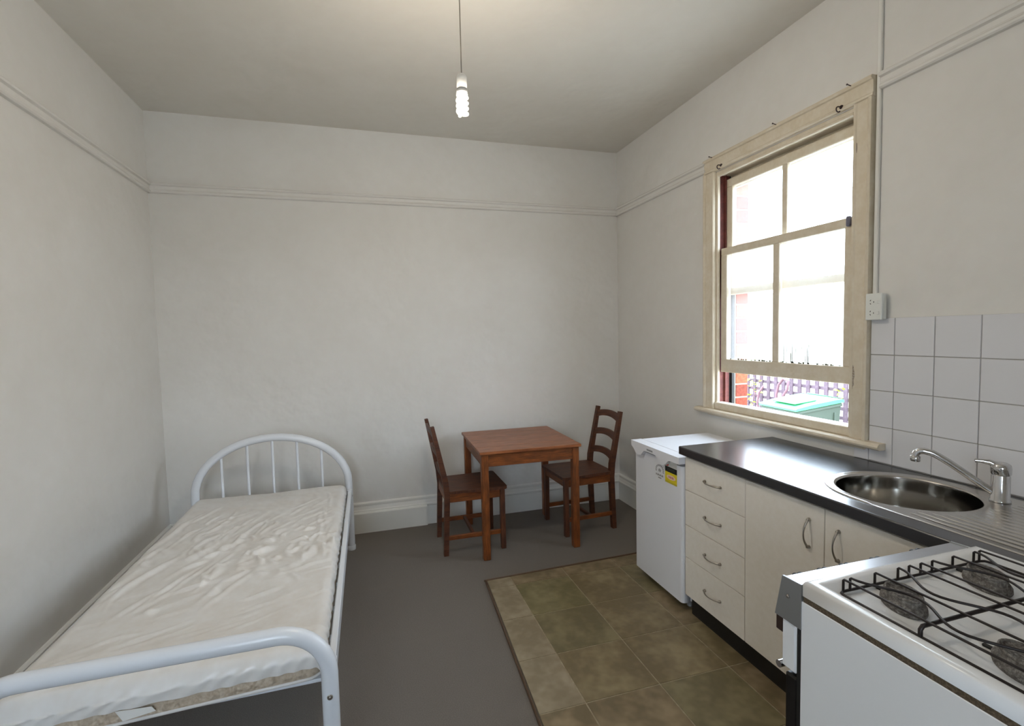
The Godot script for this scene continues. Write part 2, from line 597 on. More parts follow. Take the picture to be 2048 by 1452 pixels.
func sash(parent: Node3D, called: String, x0: float, x1: float, y0: float, y1: float, bot: float, top: float, z0: float, z1: float, stile: float, zb0: float, zb1: float):
	var s := Node3D.new()
	s.name = called
	parent.add_child(s, true)
	s.position = V(x0, y0, z0) - parent.position
	var o: Vector3 = V(x0, y0, z0)
	var piece := func(nm: String, lo: Vector3, hi: Vector3, m: Material):
		var st := begin()
		box(st, lo - o, hi - o, 0.003)
		obj(nm, st, m, s)
	piece.call("bottom_rail", V(x0, y0, z0), V(x1, y0 + bot, z1), M.cream_paint)
	piece.call("top_rail", V(x0, y1 - top, z0), V(x1, y1, z1), M.cream_paint)
	piece.call("stile", V(x0, y0 + bot, z0), V(x1, y1 - top, z0 + stile), M.cream_paint)
	piece.call("stile", V(x0, y0 + bot, z1 - stile), V(x1, y1 - top, z1), M.cream_paint)
	piece.call("glazing_bar", V(x0 + 0.004, y0 + bot, zb0), V(x1 - 0.004, y1 - top, zb1), M.cream_paint)
	var xm := (x0 + x1) / 2
	for q in [[z0 + stile, zb0], [zb1, z1 - stile]]:
		var st := begin()
		box(st, V(xm - 0.0015, y0 + bot - 0.004, q[0] - 0.004) - o, V(xm + 0.0015, y1 - top + 0.004, q[1] + 0.004) - o)
		obj("pane", st, M.glass_dirty, s)

func build_window():
	var base := V(0, 0.975, 1.725)
	var w := Node3D.new()
	w.name = numbered("window_1")
	add_child(w, true)
	w.position = base
	structure(w, "cream painted timber sash window, lower sash raised")
	var piece := func(nm: String, lo: Vector3, hi: Vector3, bev: float, m: Material):
		var st := begin()
		box(st, lo - base, hi - base, bev)
		return obj(nm, st, m, w)
	var z0 := 1.178
	var z1 := 2.272
	var a := 0.088
	# architrave: a moulded board each side and across the head
	var arch := func(nm: String, outer: Vector3, inward: Vector3, along: Vector3):
		var st := begin()
		var pr := PackedVector2Array([Vector2(0, 0), Vector2(0, 0.030), Vector2(0.008, 0.034), Vector2(0.016, 0.030), Vector2(0.02, 0.022), Vector2(0.07, 0.020), Vector2(0.076, 0.024), Vector2(0.084, 0.024), Vector2(a, 0.018), Vector2(a, 0)])
		prism(st, pr, outer - base, inward, Vector3.LEFT, along)
		obj(nm, st, M.cream_paint, w)
	arch.call("architrave", V(0, 0.99, z0), Vector3.BACK, V(0, 2.565 - 0.99 - 0.088, 0))
	arch.call("architrave", V(0, 0.99, z1), Vector3.FORWARD, V(0, 2.565 - 0.99 - 0.088, 0))
	arch.call("head_architrave", V(0, 2.567, z0), Vector3.DOWN, V(0, 0, z1 - z0))
	# lining of the opening
	piece.call("jamb", V(0, 0.99, 1.25), V(0.022, 2.47, 1.268), 0.001, M.cream_paint)
	piece.call("sash_track", V(0.022, 0.99, 1.25), V(0.1, 2.47, 1.268), 0.001, M.red_paint)
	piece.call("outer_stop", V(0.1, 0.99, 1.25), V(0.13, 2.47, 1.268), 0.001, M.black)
	piece.call("jamb", V(0, 0.99, 2.182), V(0.13, 2.47, 2.2), 0.001, M.cream_paint)
	piece.call("head", V(0, 2.456, 1.268), V(0.13, 2.474, 2.182), 0.001, M.cream_paint)
	# beads that keep the sashes in their tracks
	for q in [[1.268, 1.282], [2.168, 2.182]]:
		piece.call("inner_bead", V(-0.002, 1.03, q[0]), V(0.018, 2.456, q[1]), 0.003, M.cream_paint)
		piece.call("parting_bead", V(0.059, 1.03, q[0]), V(0.067, 2.456, q[1]), 0.001, M.red_paint)
	piece.call("head_bead", V(-0.002, 2.443, 1.282), V(0.018, 2.456, 2.168), 0.003, M.cream_paint)
	# outer lining that the sashes close against
	piece.call("outer_lining", V(0.107, 2.375, 1.268), V(0.13, 2.456, 2.182), 0.002, M.cream_paint)
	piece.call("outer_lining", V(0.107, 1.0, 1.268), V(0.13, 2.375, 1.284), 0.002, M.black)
	piece.call("outer_lining", V(0.107, 1.0, 2.158), V(0.13, 2.375, 2.182), 0.002, M.cream_paint)
	# window board with a rounded nose, and the bottom member above it
	var st := begin()
	var nose := PackedVector2Array([Vector2(0, 0), Vector2(0.044, 0), Vector2(0.052, 0.006), Vector2(0.055, 0.014), Vector2(0.052, 0.023), Vector2(0.044, 0.029), Vector2(0, 0.029)])
	prism(st, nose, V(0, 0.961, 1.118) - base, Vector3.LEFT, Vector3.UP, V(0, 0, 1.23))
	obj("sill", st, M.cream_paint, w)
	piece.call("bottom_member", V(-0.012, 0.99, 1.266), V(0.05, 1.034, 2.184), 0.004, M.cream_paint)
	st = begin()
	var slope := PackedVector2Array([Vector2(0.05, 0.0), Vector2(0.30, -0.04), Vector2(0.30, -0.001), Vector2(0.05, 0.04)])
	prism(st, slope, V(0, 0.985, 1.25) - base, Vector3.RIGHT, Vector3.UP, V(0, 0, 0.95))
	obj("outer_sill", st, M.cream_paint, w)
	# apron below the board
	piece.call("apron", V(-0.014, 0.945, 1.2), V(0, 0.961, 2.26), 0.003, M.cream_paint)
	# sashes
	sash(w, "lower_sash", 0.022, 0.056, 1.227, 2.0, 0.082, 0.044, 1.284, 2.166, 0.05, 1.69, 1.733)
	sash(w, "upper_sash", 0.07, 0.104, 1.712, 2.43, 0.04, 0.05, 1.27, 2.18, 0.055, 1.70, 1.735)
	# mould streaks that ran down the near pane of the lower sash
	st = begin()
	var mr := RandomNumberGenerator.new()
	mr.seed = 31
	for k in 16:
		var z := mr.randf_range(1.745, 1.95)
		var hh := mr.randf_range(0.03, 0.16)
		var ww := mr.randf_range(0.0008, 0.002)
		box(st, V(0.0366, 1.31, z - ww) - base, V(0.0374, 1.31 + hh, z + ww) - base)
	for k in 40:
		var z := mr.randf_range(1.34, 2.11)
		var hh := mr.randf_range(0.003, 0.009)
		box(st, V(0.0366, 1.309, z - 0.006) - base, V(0.0374, 1.309 + hh, z + 0.006) - base)
	obj("mould_streaks", st, M.mould, w)
	# sash fastener on the meeting rail
	st = begin()
	box(st, V(0.006, 1.958, 2.132) - base, V(0.026, 2.004, 2.15) - base, 0.004)
	obj("sash_lock", st, M.brass_dark, w)
	# two cup hooks in the head for a curtain wire
	for z in [1.336, 2.126]:
		st = begin()
		var pts: Array = []
		for k in 10:
			var t := PI * 1.3 * k / 9.0
			pts.append(V(-0.04 - 0.012 * sin(t), 2.494 - 0.012 + 0.012 * cos(t), z) - base)
		pts.insert(0, V(-0.02, 2.494, z) - base)
		tube(st, pts, 0.0028, 6)
		lathe(st, [[0.0, 0.0], [0.009, 0.0], [0.009, 0.004], [0.003, 0.006], [0.0, 0.006]], 10, Transform3D(Basis(Vector3.FORWARD, PI / -2.0), V(-0.02, 2.494, z) - base))
		obj("cup_hook", st, M.rust, w)
	for z in [1.268, 1.765, 2.18]:
		st = begin()
		tube(st, [V(-0.0, 2.556, z) - base, V(-0.055, 2.564, z) - base], 0.002, 6)
		lathe(st, [[0.0, 0.0], [0.004, 0.0], [0.004, 0.002], [0.0, 0.002]], 8, Transform3D(Basis(Vector3.BACK, PI / 2.0), V(-0.055, 2.564, z) - base))
		obj("nail", st, M.rust, w)
	# flaked paint on the near architrave
	st = begin()
	var flake := PackedVector2Array()
	var rng := RandomNumberGenerator.new()
	rng.seed = 9
	for k in 18:
		var t := TAU * k / 18.0
		flake.append(Vector2(cos(t) * 0.008 * rng.randf_range(0.6, 1.2), sin(t) * 0.06 * rng.randf_range(0.75, 1.1)))
	prism(st, flake, V(-0.0195, 1.27, 2.203) - base, Vector3.BACK, Vector3.UP, V(-0.001, 0, 0))
	obj("flaked_paint", st, M.bare, w)
	st = begin()
	var chip := PackedVector2Array()
	for k in 12:
		var t := TAU * k / 12.0
		chip.append(Vector2(cos(t) * 0.005 * rng.randf_range(0.5, 1.3), sin(t) * 0.03 * rng.randf_range(0.6, 1.2)))
	prism(st, chip, V(-0.0195, 2.29, 2.2) - base, Vector3.BACK, Vector3.UP, V(-0.001, 0, 0))
	obj("flaked_paint", st, M.rust, w)

func build_outside():
	var gy := -0.45
	var st := begin()
	box(st, V(0.25, gy - 0.2, -30), V(60, gy, 30))
	structure(obj("ground_yard", st, M.concrete), "pale concrete yard outside the window")
	# brick reveals of the window opening, laid in courses
	for side in [[1.2502, 1.262], [2.188, 2.1998]]:
		st = begin()
		box(st, V(0.131, 0.985, side[0]), V(0.249, 2.474, side[1] - 0.003 if side[0] < 2.0 else side[1]) if side[0] < 2.0 else V(0.249, 2.474, side[1]))
		var rv := obj("wall_reveal", st, M.mortar)
		structure(rv, "orange brick reveal outside the sash window")
		var rng := RandomNumberGenerator.new()
		rng.seed = 3 + int(side[0])
		var y := 0.966
		while y < 2.46:
			st = begin()
			box(st, V(0.158, maxf(y + 0.005, 0.988), side[0] + 0.001), V(0.25, minf(y + 0.081, 2.472), side[1]) if side[0] < 2.0 else V(0.25, minf(y + 0.081, 2.472), side[1] - 0.001), 0.002)
			obj("brick", st, M.bricks[rng.randi() % 4], rv)
			y += 0.086
	# trellis fence: upright slats nailed over cross slats
	var fz := 3.55
	var f := thing("trellis_fence", "mauve-grey timber trellis fence behind the wheelie bin", "fence", V(fz, gy, 0))
	for k in 36:
		st = begin()
		var z := -3.6 + k * 0.136
		box(st, V(-0.012, 0, z - 0.027), V(0.012, 1.43, z + 0.027), 0.002)
		obj("upright_slat", st, M.fence, f)
	for k in 12:
		st = begin()
		box(st, V(0.012, 0.06 + k * 0.118, -3.65), V(0.036, 0.104 + k * 0.118, 1.25), 0.002)
		obj("cross_slat", st, M.fence, f)
	for z in [-3.7, -0.3, 1.3]:
		st = begin()
		box(st, V(0.04, 0, z - 0.04), V(0.12, 1.45, z + 0.04), 0.004)
		obj("post", st, M.fence, f)
	# neighbour's pale wall beyond the fence
	st = begin()
	box(st, V(7.0, gy, -14), V(7.3, 2.3, 9), 0.01)
	structure(obj("wall_neighbour", st, M.render), "pale rendered boundary wall beyond the fence")
	# eave over the window
	st = begin()
	box(st, V(0.25, 2.95, -0.3), V(0.75, 3.05, NEAR + 0.3), 0.01)
	structure(obj("trim_8", st, M.cream_paint), "cream painted eave above the window outside")
	st = begin()
	box(st, V(-30, gy - 0.2, NEAR + 0.25), V(0.249, gy, 30))
	structure(obj("ground_rear", st, M.concrete), "pale concrete yard outside the casement window")
	# wheelie bin
	var b := thing("wheelie_bin", "grey-green wheelie bin with a bright green lid outside the window", "bin", V(2.838, gy, -0.736), -0.088)
	b.scale = Vector3.ONE * 1.06
	st = begin()
	var lo := [[-0.2, -0.21], [0.24, -0.21], [0.24, 0.21], [-0.2, 0.21]]
	var hi := [[-0.285, -0.265], [0.27, -0.265], [0.27, 0.265], [-0.285, 0.265]]
	for k in 4:
		var k2 := (k + 1) % 4
		quad(st, V(hi[k][0], 0.967 + hi[k][0] * 0.12, hi[k][1]), V(hi[k2][0], 0.967 + hi[k2][0] * 0.12, hi[k2][1]), V(lo[k2][0], 0.06, lo[k2][1]), V(lo[k][0], 0.06, lo[k][1]))
	quad(st, V(-0.2, 0.06, -0.21), V(0.24, 0.06, -0.21), V(0.24, 0.06, 0.21), V(-0.2, 0.06, 0.21))
	obj("body", st, M.bin, b)
	st = begin()
	box(st, V(-0.30, -0.035, -0.28), V(0.28, 0.0, 0.28), 0.008, Transform3D(Basis(Vector3.BACK, 0.12), V(0, 0.968, 0)))
	obj("rim", st, M.bin, b)
	# lid, rising to the hinge
	st = begin()
	var lp := PackedVector2Array([Vector2(-0.315, 0.936), Vector2(-0.315, 0.956), Vector2(-0.3, 0.966), Vector2(-0.1, 1.003), Vector2(0.2, 1.04), Vector2(0.27, 1.045), Vector2(0.29, 1.035), Vector2(0.29, 1.01)])
	prism(st, lp, V(0, 0, -0.285), Vector3.RIGHT, Vector3.UP, V(0, 0, 0.57))
	var lid := obj("lid", st, M.lid, b)
	st = begin()
	box(st, V(-0.12, 1.0, -0.17), V(0.16, 1.0, 0.17) + V(0, 0.012, 0), 0.004, Transform3D(Basis(Vector3.BACK, 0.11), V(0, 0.012, 0)))
	obj("raised_panel", st, M.lid, lid)
	st = begin()
	tube(st, [V(0.30, 1.0, -0.25), V(0.325, 1.045, -0.25), V(0.325, 1.045, 0.25), V(0.30, 1.0, 0.25)], 0.014, 10)
	obj("handle", st, M.lid, b)
	for s: float in [-1.0, 1.0]:
		st = begin()
		lathe(st, [[0.0, -0.025], [0.09, -0.025], [0.1, -0.015], [0.1, 0.015], [0.09, 0.025], [0.0, 0.025]], 20, Transform3D(Basis(Vector3.RIGHT, PI / 2), V(0.26, 0.1, s * 0.25)))
		obj("wheel", st, M.black, b)
		st = begin()
		box(st, V(0.18, 0.70, s * 0.262 - 0.01), V(0.20, 0.9, s * 0.262 + 0.012), 0.003)
		obj("rib", st, M.bin, b)
	# climbing plant on the fence
	var c := thing("climbing_plant", "sparse yellow-green climber at the end of the trellis fence", "plant", V(3.44, gy, -2.2))
	var pr := RandomNumberGenerator.new()
	pr.seed = 12
	for k in 5:
		st = begin()
		var pts: Array = []
		var z := pr.randf_range(-0.12, 0.2)
		var x := pr.randf_range(-0.06, 0.0)
		for i in 12:
			pts.append(V(x + 0.05 * sin(i * 0.9 + k), i * 0.13, z + 0.07 * sin(i * 0.7 + k * 2.0)))
		tube(st, pts, 0.006, 6)
		obj("stem", st, M.vine, c)
	st = begin()
	tube(st, [V(-0.03, 0.85, 0.52), V(-0.05, 1.0, 0.54), V(-0.05, 1.15, 0.58), V(-0.05, 1.24, 0.66), V(-0.05, 1.21, 0.74), V(-0.04, 1.1, 0.72), V(-0.03, 1.0, 0.64), V(-0.02, 0.5, 0.6)], 0.018, 8)
	obj("stem", st, M.vine, c)
	st = begin()
	tube(st, [V(-0.03, 0.5, 0.22), V(-0.06, 0.85, 0.2), V(-0.07, 1.0, 0.24), V(-0.05, 1.1, 0.3)], 0.016, 8)
	obj("stem", st, M.vine, c)
	for k in 60:
		st = begin()
		var p := V(pr.randf_range(-0.16, 0.0), pr.randf_range(0.75, 1.5), pr.randf_range(-0.22, 0.2))
		if k > 52:
			p = V(pr.randf_range(-0.12, -0.03), pr.randf_range(1.02, 1.2), pr.randf_range(1.45, 1.62))
		var xf := Transform3D(Basis.from_euler(Vector3(pr.randf_range(-0.8, 0.8), pr.randf_range(0, TAU), pr.randf_range(-0.8, 0.8))), p)
		var l := pr.randf_range(0.05, 0.085)
		var pa := [V(0, 0, 0), V(l * 0.35, 0.008, l * 0.4), V(0, 0.0, l), V(-l * 0.35, 0.008, l * 0.4), V(0, -0.004, l * 0.45)]
		for q in [[4, 0, 1], [4, 1, 2], [4, 2, 3], [4, 3, 0]]:
			tri(st, xf * pa[q[0]], xf * pa[q[1]], xf * pa[q[2]])
			tri(st, xf * (pa[q[0]] - V(0, 0.0012, 0)), xf * (pa[q[2]] - V(0, 0.0012, 0)), xf * (pa[q[1]] - V(0, 0.0012, 0)))
		obj("leaf", st, M.leaf, c)

func build_bed():
	var xl := -3.238
	var xr := -2.290
	var zh := 0.306
	var zf := 2.262
	var base := V((xl + xr) / 2, 0, (zh + zf) / 2)
	var b := thing("bed_frame", "white tubular steel single bed frame with an arched headboard", "bed", base)
	var xc := base.x
	var r := 0.0255
	# headboard arch
	var st := begin()
	var pts: Array = [V(xl, 0.0, zh) - base, V(xl, 0.3, zh) - base, V(xl, 0.47, zh) - base]
	for k in range(1, 24):
		var a := PI - PI * k / 24.0
		pts.append(V(xc + cos(a) * (xr - xl) / 2, 0.49 + sin(a) * 0.352, zh) - base)
	pts.append_array([V(xr, 0.47, zh) - base, V(xr, 0.3, zh) - base, V(xr, 0.0, zh) - base])
	tube(st, pts, r, 18)
	obj("headboard_arch", st, M.bed, b)
	for x in [-3.076, -2.921, -2.768, -2.615, -2.462]:
		st = begin()
		var u: float = (x - xc) / ((xr - xl) / 2)
		tube(st, [V(x, 0.40, zh) - base, V(x, 0.49 + 0.352 * sqrt(1 - u * u) - 0.015, zh) - base], 0.0085, 10)
		obj("spindle", st, M.bed, b)
	st = begin()
	tube(st, [V(xl, 0.395, zh) - base, V(xr, 0.395, zh) - base], 0.016, 12)
	obj("head_rail", st, M.bed, b)
	# foot hoop
	st = begin()
	var fp: Array = [V(xl, 0, zf) - base, V(xl, 0.25, zf) - base]
	var br := 0.15
	var ft := 0.572
	for k in 13:
		var a := PI - PI / 2 * k / 12.0
		fp.append(V(xl + br + cos(a) * br, ft - br + sin(a) * br, zf) - base)
	for k in 13:
		var a := PI / 2 - PI / 2 * k / 12.0
		fp.append(V(xr - br + cos(a) * br, ft - br + sin(a) * br, zf) - base)
	fp.append_array([V(xr, 0.25, zf) - base, V(xr, 0, zf) - base])
	tube(st, fp, 0.0265, 20)
	obj("foot_hoop", st, M.bed, b)
	# side rails
	for s: float in [-1.0, 1.0]:
		var x: float = xr + 0.004 if s > 0 else xl - 0.004
		st = begin()
		box(st, V(x - 0.012, 0.365, zh + 0.02) - base, V(x + 0.012, 0.432, zf - 0.02) - base, 0.004)
		obj("side_rail", st, M.bed, b)
		for z in [zh + 0.03, zf - 0.03]:
			st = begin()
			box(st, V(x - 0.016, 0.35, z - 0.03) - base, V(x + 0.016, 0.44, z + 0.02) - base, 0.003)
			obj("rail_bracket", st, M.bed, b)
	# cross bars under the mattress
	for k in 9:
		st = begin()
		var z := zh + 0.12 + k * 0.214
		box(st, V(xl, 0.326, z - 0.02) - base, V(xr, 0.339, z + 0.02) - base, 0.002)
		obj("cross_bar", st, M.bed, b)
	# bolts
	for q in [V(xr, 0.357, zf + 0.025), V(xl, 0.357, zf + 0.025)]:
		st = begin()
		lathe(st, [[0.0, 0.006], [0.003, 0.006], [0.0035, 0.0025], [0.006, 0.004], [0.0085, 0.0035], [0.0095, 0.0], [0.0, 0.0]], 14, Transform3D(Basis(Vector3.RIGHT, PI / 2), q - base))
		obj("bolt", st, M.handle, b)
	st = begin()
	lathe(st, [[0.0, 0.003], [0.0065, 0.002], [0.007, 0.0], [0.0, 0.0]], 12, Transform3D(Basis(Vector3.BACK, -PI / 2), V(xr + 0.02, 0.40, zh + 0.045) - base))
	obj("bolt", st, M.handle, b)
	for q in [V(xl, 0, zh), V(xr, 0, zh), V(xl, 0, zf), V(xr, 0, zf)]:
		st = begin()
		lathe(st, [[0.0, 0.0], [0.029, 0.0], [0.03, 0.004], [0.03, 0.03], [0.027, 0.034]], 18, Transform3D(Basis(), q - base))
		obj("foot_cap", st, M.bed, b)
	build_mattress()

# height of the wrinkles above the flat top, on the cover's own grid (s across, t along, metres)
func creases(nx: int, nz: int, s0: float, s1: float, t0: float, t1: float) -> PackedFloat32Array:
	var h := PackedFloat32Array()
	h.resize((nx + 1) * (nz + 1))
	var rng := RandomNumberGenerator.new()
	rng.seed = 77
	var folds: Array = []   # x, z, angle, length, height, width, bend
	for k in 46:   # drag lines running towards the head on the wall side
		folds.append([rng.randf_range(0.03, 0.55), rng.randf_range(0.35, 1.35), atan2(-0.505, 0.133) + rng.randf_range(-0.22, 0.3), rng.randf_range(0.12, 0.45), rng.randf_range(0.0025, 0.0065), rng.randf_range(0.006, 0.013), rng.randf_range(-0.03, 0.03)])
	for k in 40:   # lines running across at the foot
		folds.append([rng.randf_range(0.05, 0.85), rng.randf_range(1.2, 1.84), atan2(-0.117, 0.43) + rng.randf_range(-0.3, 0.2), rng.randf_range(0.15, 0.5), rng.randf_range(0.002, 0.0055), rng.randf_range(0.006, 0.014), rng.randf_range(-0.03, 0.03)])
	for k in 75:   # crumpled patch in the middle
		folds.append([rng.randfn(0.53, 0.17), rng.randfn(0.98, 0.17), rng.randf_range(-2.4, -0.5), rng.randf_range(0.05, 0.16), rng.randf_range(0.004, 0.011), rng.randf_range(0.009, 0.02), rng.randf_range(-0.02, 0.02)])
	for k in 18:   # pulled folds along the rail
		folds.append([rng.randf_range(0.78, 0.9), rng.randf_range(0.2, 1.5), -PI / 2 + rng.randf_range(-0.1, 0.15), rng.randf_range(0.12, 0.4), rng.randf_range(0.002, 0.005), rng.randf_range(0.006, 0.011), rng.randf_range(-0.01, 0.01)])
	for k in 26:   # slanting lines between
		folds.append([rng.randf_range(0.2, 0.8), rng.randf_range(0.3, 0.85), -0.85 + rng.randf_range(-0.3, 0.3), rng.randf_range(0.1, 0.3), rng.randf_range(0.002, 0.006), rng.randf_range(0.007, 0.014), rng.randf_range(-0.02, 0.02)])
	for f in folds:
		var c := Vector2(f[0], f[1])
		var d := Vector2.from_angle(f[2])
		var l: float = f[3] / 2
		var w: float = f[5]
		var e := Vector2(absf(d.x) * l + w * 3 + 0.03, absf(d.y) * l + w * 3 + 0.03)
		var i0 := clampi(int((c.x - e.x - s0) / (s1 - s0) * nx), 0, nx)
		var i1 := clampi(int((c.x + e.x - s0) / (s1 - s0) * nx) + 1, 0, nx)
		var j0 := clampi(int((c.y - e.y - t0) / (t1 - t0) * nz), 0, nz)
		var j1 := clampi(int((c.y + e.y - t0) / (t1 - t0) * nz) + 1, 0, nz)
		for j in range(j0, j1 + 1):
			for i in range(i0, i1 + 1):
				var q := Vector2(lerpf(s0, s1, float(i) / nx), lerpf(t0, t1, float(j) / nz)) - c
				var u := q.dot(d) / l
				if absf(u) > 1.0:
					continue
				var v: float = q.cross(d) + f[6] * (u * u - 0.5)
				var taper := 1.0 - u * u
				# a crest, steeper on one side, with a shallow trough beside it
				var x := v / w
				var g := exp(-x * x * (1.6 if x > 0 else 0.7)) - 0.45 * exp(-(x + 2.0) * (x + 2.0) * 0.7)
				h[j * (nx + 1) + i] += f[4] * taper * g
	return h

# the unsupported wall-side corner at the foot hangs a little lower
func sag(x: float, z: float, wx: float, wz: float) -> float:
	return 0.03 * smoothstep(wz / 2 - 0.1, wz / 2, z) * clampf(0.5 - x / wx, 0, 1)

func build_mattress():
	var x0 := -3.214
	var x1 := -2.312
	var z0 := 0.338
	var z1 := 2.215
	var yb := 0.370
	var yt := 0.487
	var base := V((x0 + x1) / 2, yb, (z0 + z1) / 2)
	var mt := thing("mattress", "thin single mattress in a wrinkled cream plastic cover on the bed frame", "mattress", base)
	var n1 := noise(201, 1.0, 2)
	var n3 := noise(203, 1.0, 2)
	# cover: top with rounded shoulders and a short skirt
	var nx := 150
	var nz := 300
	var rr := 0.035
	var grid: Array = []
	var wx := x1 - x0
	var wz := z1 - z0
	var folds := creases(nx, nz, -0.05, wx + 0.05, -0.05, wz + 0.05)
	for j in nz + 1:
		var row: Array = []
		for i in nx + 1:
			# parameter space runs past each edge and wraps down the side
			var s := lerpf(-0.05, wx + 0.05, float(i) / nx)
			var t := lerpf(-0.05, wz + 0.05, float(j) / nz)
			var ox := maxf(0.0, maxf(rr - s, s - (wx - rr)))
			var oz := maxf(0.0, maxf(rr - t, t - (wz - rr)))
			var x := clampf(s, rr, wx - rr)
			var z := clampf(t, rr, wz - rr)
			var o := Vector2(ox, oz).length()
			var drop := 0.0
			if o > 0.0:
				var dir := Vector2(ox * (-1.0 if s < wx / 2 else 1.0), oz * (-1.0 if t < wz / 2 else 1.0)) / o
				o = minf(o, 0.12)
				var out := 0.0
				var arc := rr * PI / 2
				if o < arc:
					out = (rr + 0.005) * sin(o / rr)
					drop = rr * (1.0 - cos(o / rr))
				else:
					out = rr + 0.005
					drop = rr + (o - arc)
				x += dir.x * out
				z += dir.y * out
			var h := folds[j * (nx + 1) + i] + n3.get_noise_2d(s * 1.8, t * 1.8) * 0.008 + n1.get_noise_2d(s * 9.0, t * 7.0) * 0.0025 - 0.004
			# small puckers in the skirt
			var edge := clampf(drop / rr, 0, 1)
			var pk := edge * 0.003 * sin((s + t) * 90.0 + 6.0 * n1.get_noise_2d(s * 3, t * 3))
			h -= edge * 5.0 * sag(x - wx / 2, z - wz / 2, wx, wz) * 0.7
			row.append(V(x0 + x - base.x + (pk if ox > oz else 0.0), yt - drop + h * (1.0 - edge * 0.8) - base.y, z0 + z - base.z + (pk if oz >= ox else 0.0)))
		grid.append(row)
	var st := begin()
	st.set_smooth_group(1)
	for j in nz:
		for i in nx:
			quad(st, grid[j][i], grid[j + 1][i], grid[j + 1][i + 1], grid[j][i + 1])
	obj("plastic_cover", st, M.sheet, mt)
	# quilted body below it, with a rounded lower edge
	st = begin()
	st.set_smooth_group(1)
	var rings: Array = []
	var prof := [[0.05, 0.0], [0.016, 0.002], [0.003, 0.012], [-0.001, 0.026], [0.001, 0.042], [0.008, 0.06], [0.05, 0.075]]
	for p in prof:
		var ring: Array = []
		var inset: float = p[0]
		var cr := 0.06
		for k in 4:
			var cx: float = [wx / 2 - cr, -wx / 2 + cr, -wx / 2 + cr, wx / 2 - cr][k]
			var cz: float = [wz / 2 - cr, wz / 2 - cr, -wz / 2 + cr, -wz / 2 + cr][k]
			for i in 7:
				var a := PI / 2 * (k + i / 6.0)
				var rz := cz + sin(a) * (cr - inset)
				ring.append(V(cx + cos(a) * (cr - inset), p[1] - sag(cx, rz, wx, wz), rz))
		rings.append(ring)
	for i in rings.size() - 1:
		var n: int = rings[i].size()
		for k in n:
			var k2 := (k + 1) % n
			quad(st, rings[i][k], rings[i + 1][k], rings[i + 1][k2], rings[i][k2])
	st.set_smooth_group(-1)
	var bn: int = rings[0].size()
	for k in bn:
		tri(st, V(0, 0, 0), rings[0][k], rings[0][(k + 1) % bn])
		tri(st, V(0, 0.075, 0), rings[-1][(k + 1) % bn], rings[-1][k])
	obj("quilted_body", st, M.quilt, mt)
	# piping round the lower edge
	st = begin()
	var pp: Array = []
	for k in 4:
		var cr := 0.06
		var cx: float = [wx / 2 - cr, -wx / 2 + cr, -wx / 2 + cr, wx / 2 - cr][k]
		var cz: float = [wz / 2 - cr, wz / 2 - cr, -wz / 2 + cr, -wz / 2 + cr][k]
		for i in 7:
			var a := PI / 2 * (k + i / 6.0)
			pp.append(V(cx + cos(a) * (cr - 0.003), 0.013 - sag(cx, cz + sin(a) * (cr - 0.003), wx, wz), cz + sin(a) * (cr - 0.003)))
	pp.append(pp[0])
	tube(st, pp, 0.006, 8, false)
	obj("piping", st, M.sheet, mt)
	# white care label hanging out at the foot
	st = begin()
	prism(st, PackedVector2Array([Vector2(0, 0), Vector2(0.085, 0.012), Vector2(0.075, 0.028), Vector2(-0.018, 0.034)]), V(-0.11, 0.006, wz / 2 + 0.008), Vector3.RIGHT, Vector3.UP, V(0, 0, 0.0012))
	obj("care_label", st, M.label_white, mt)

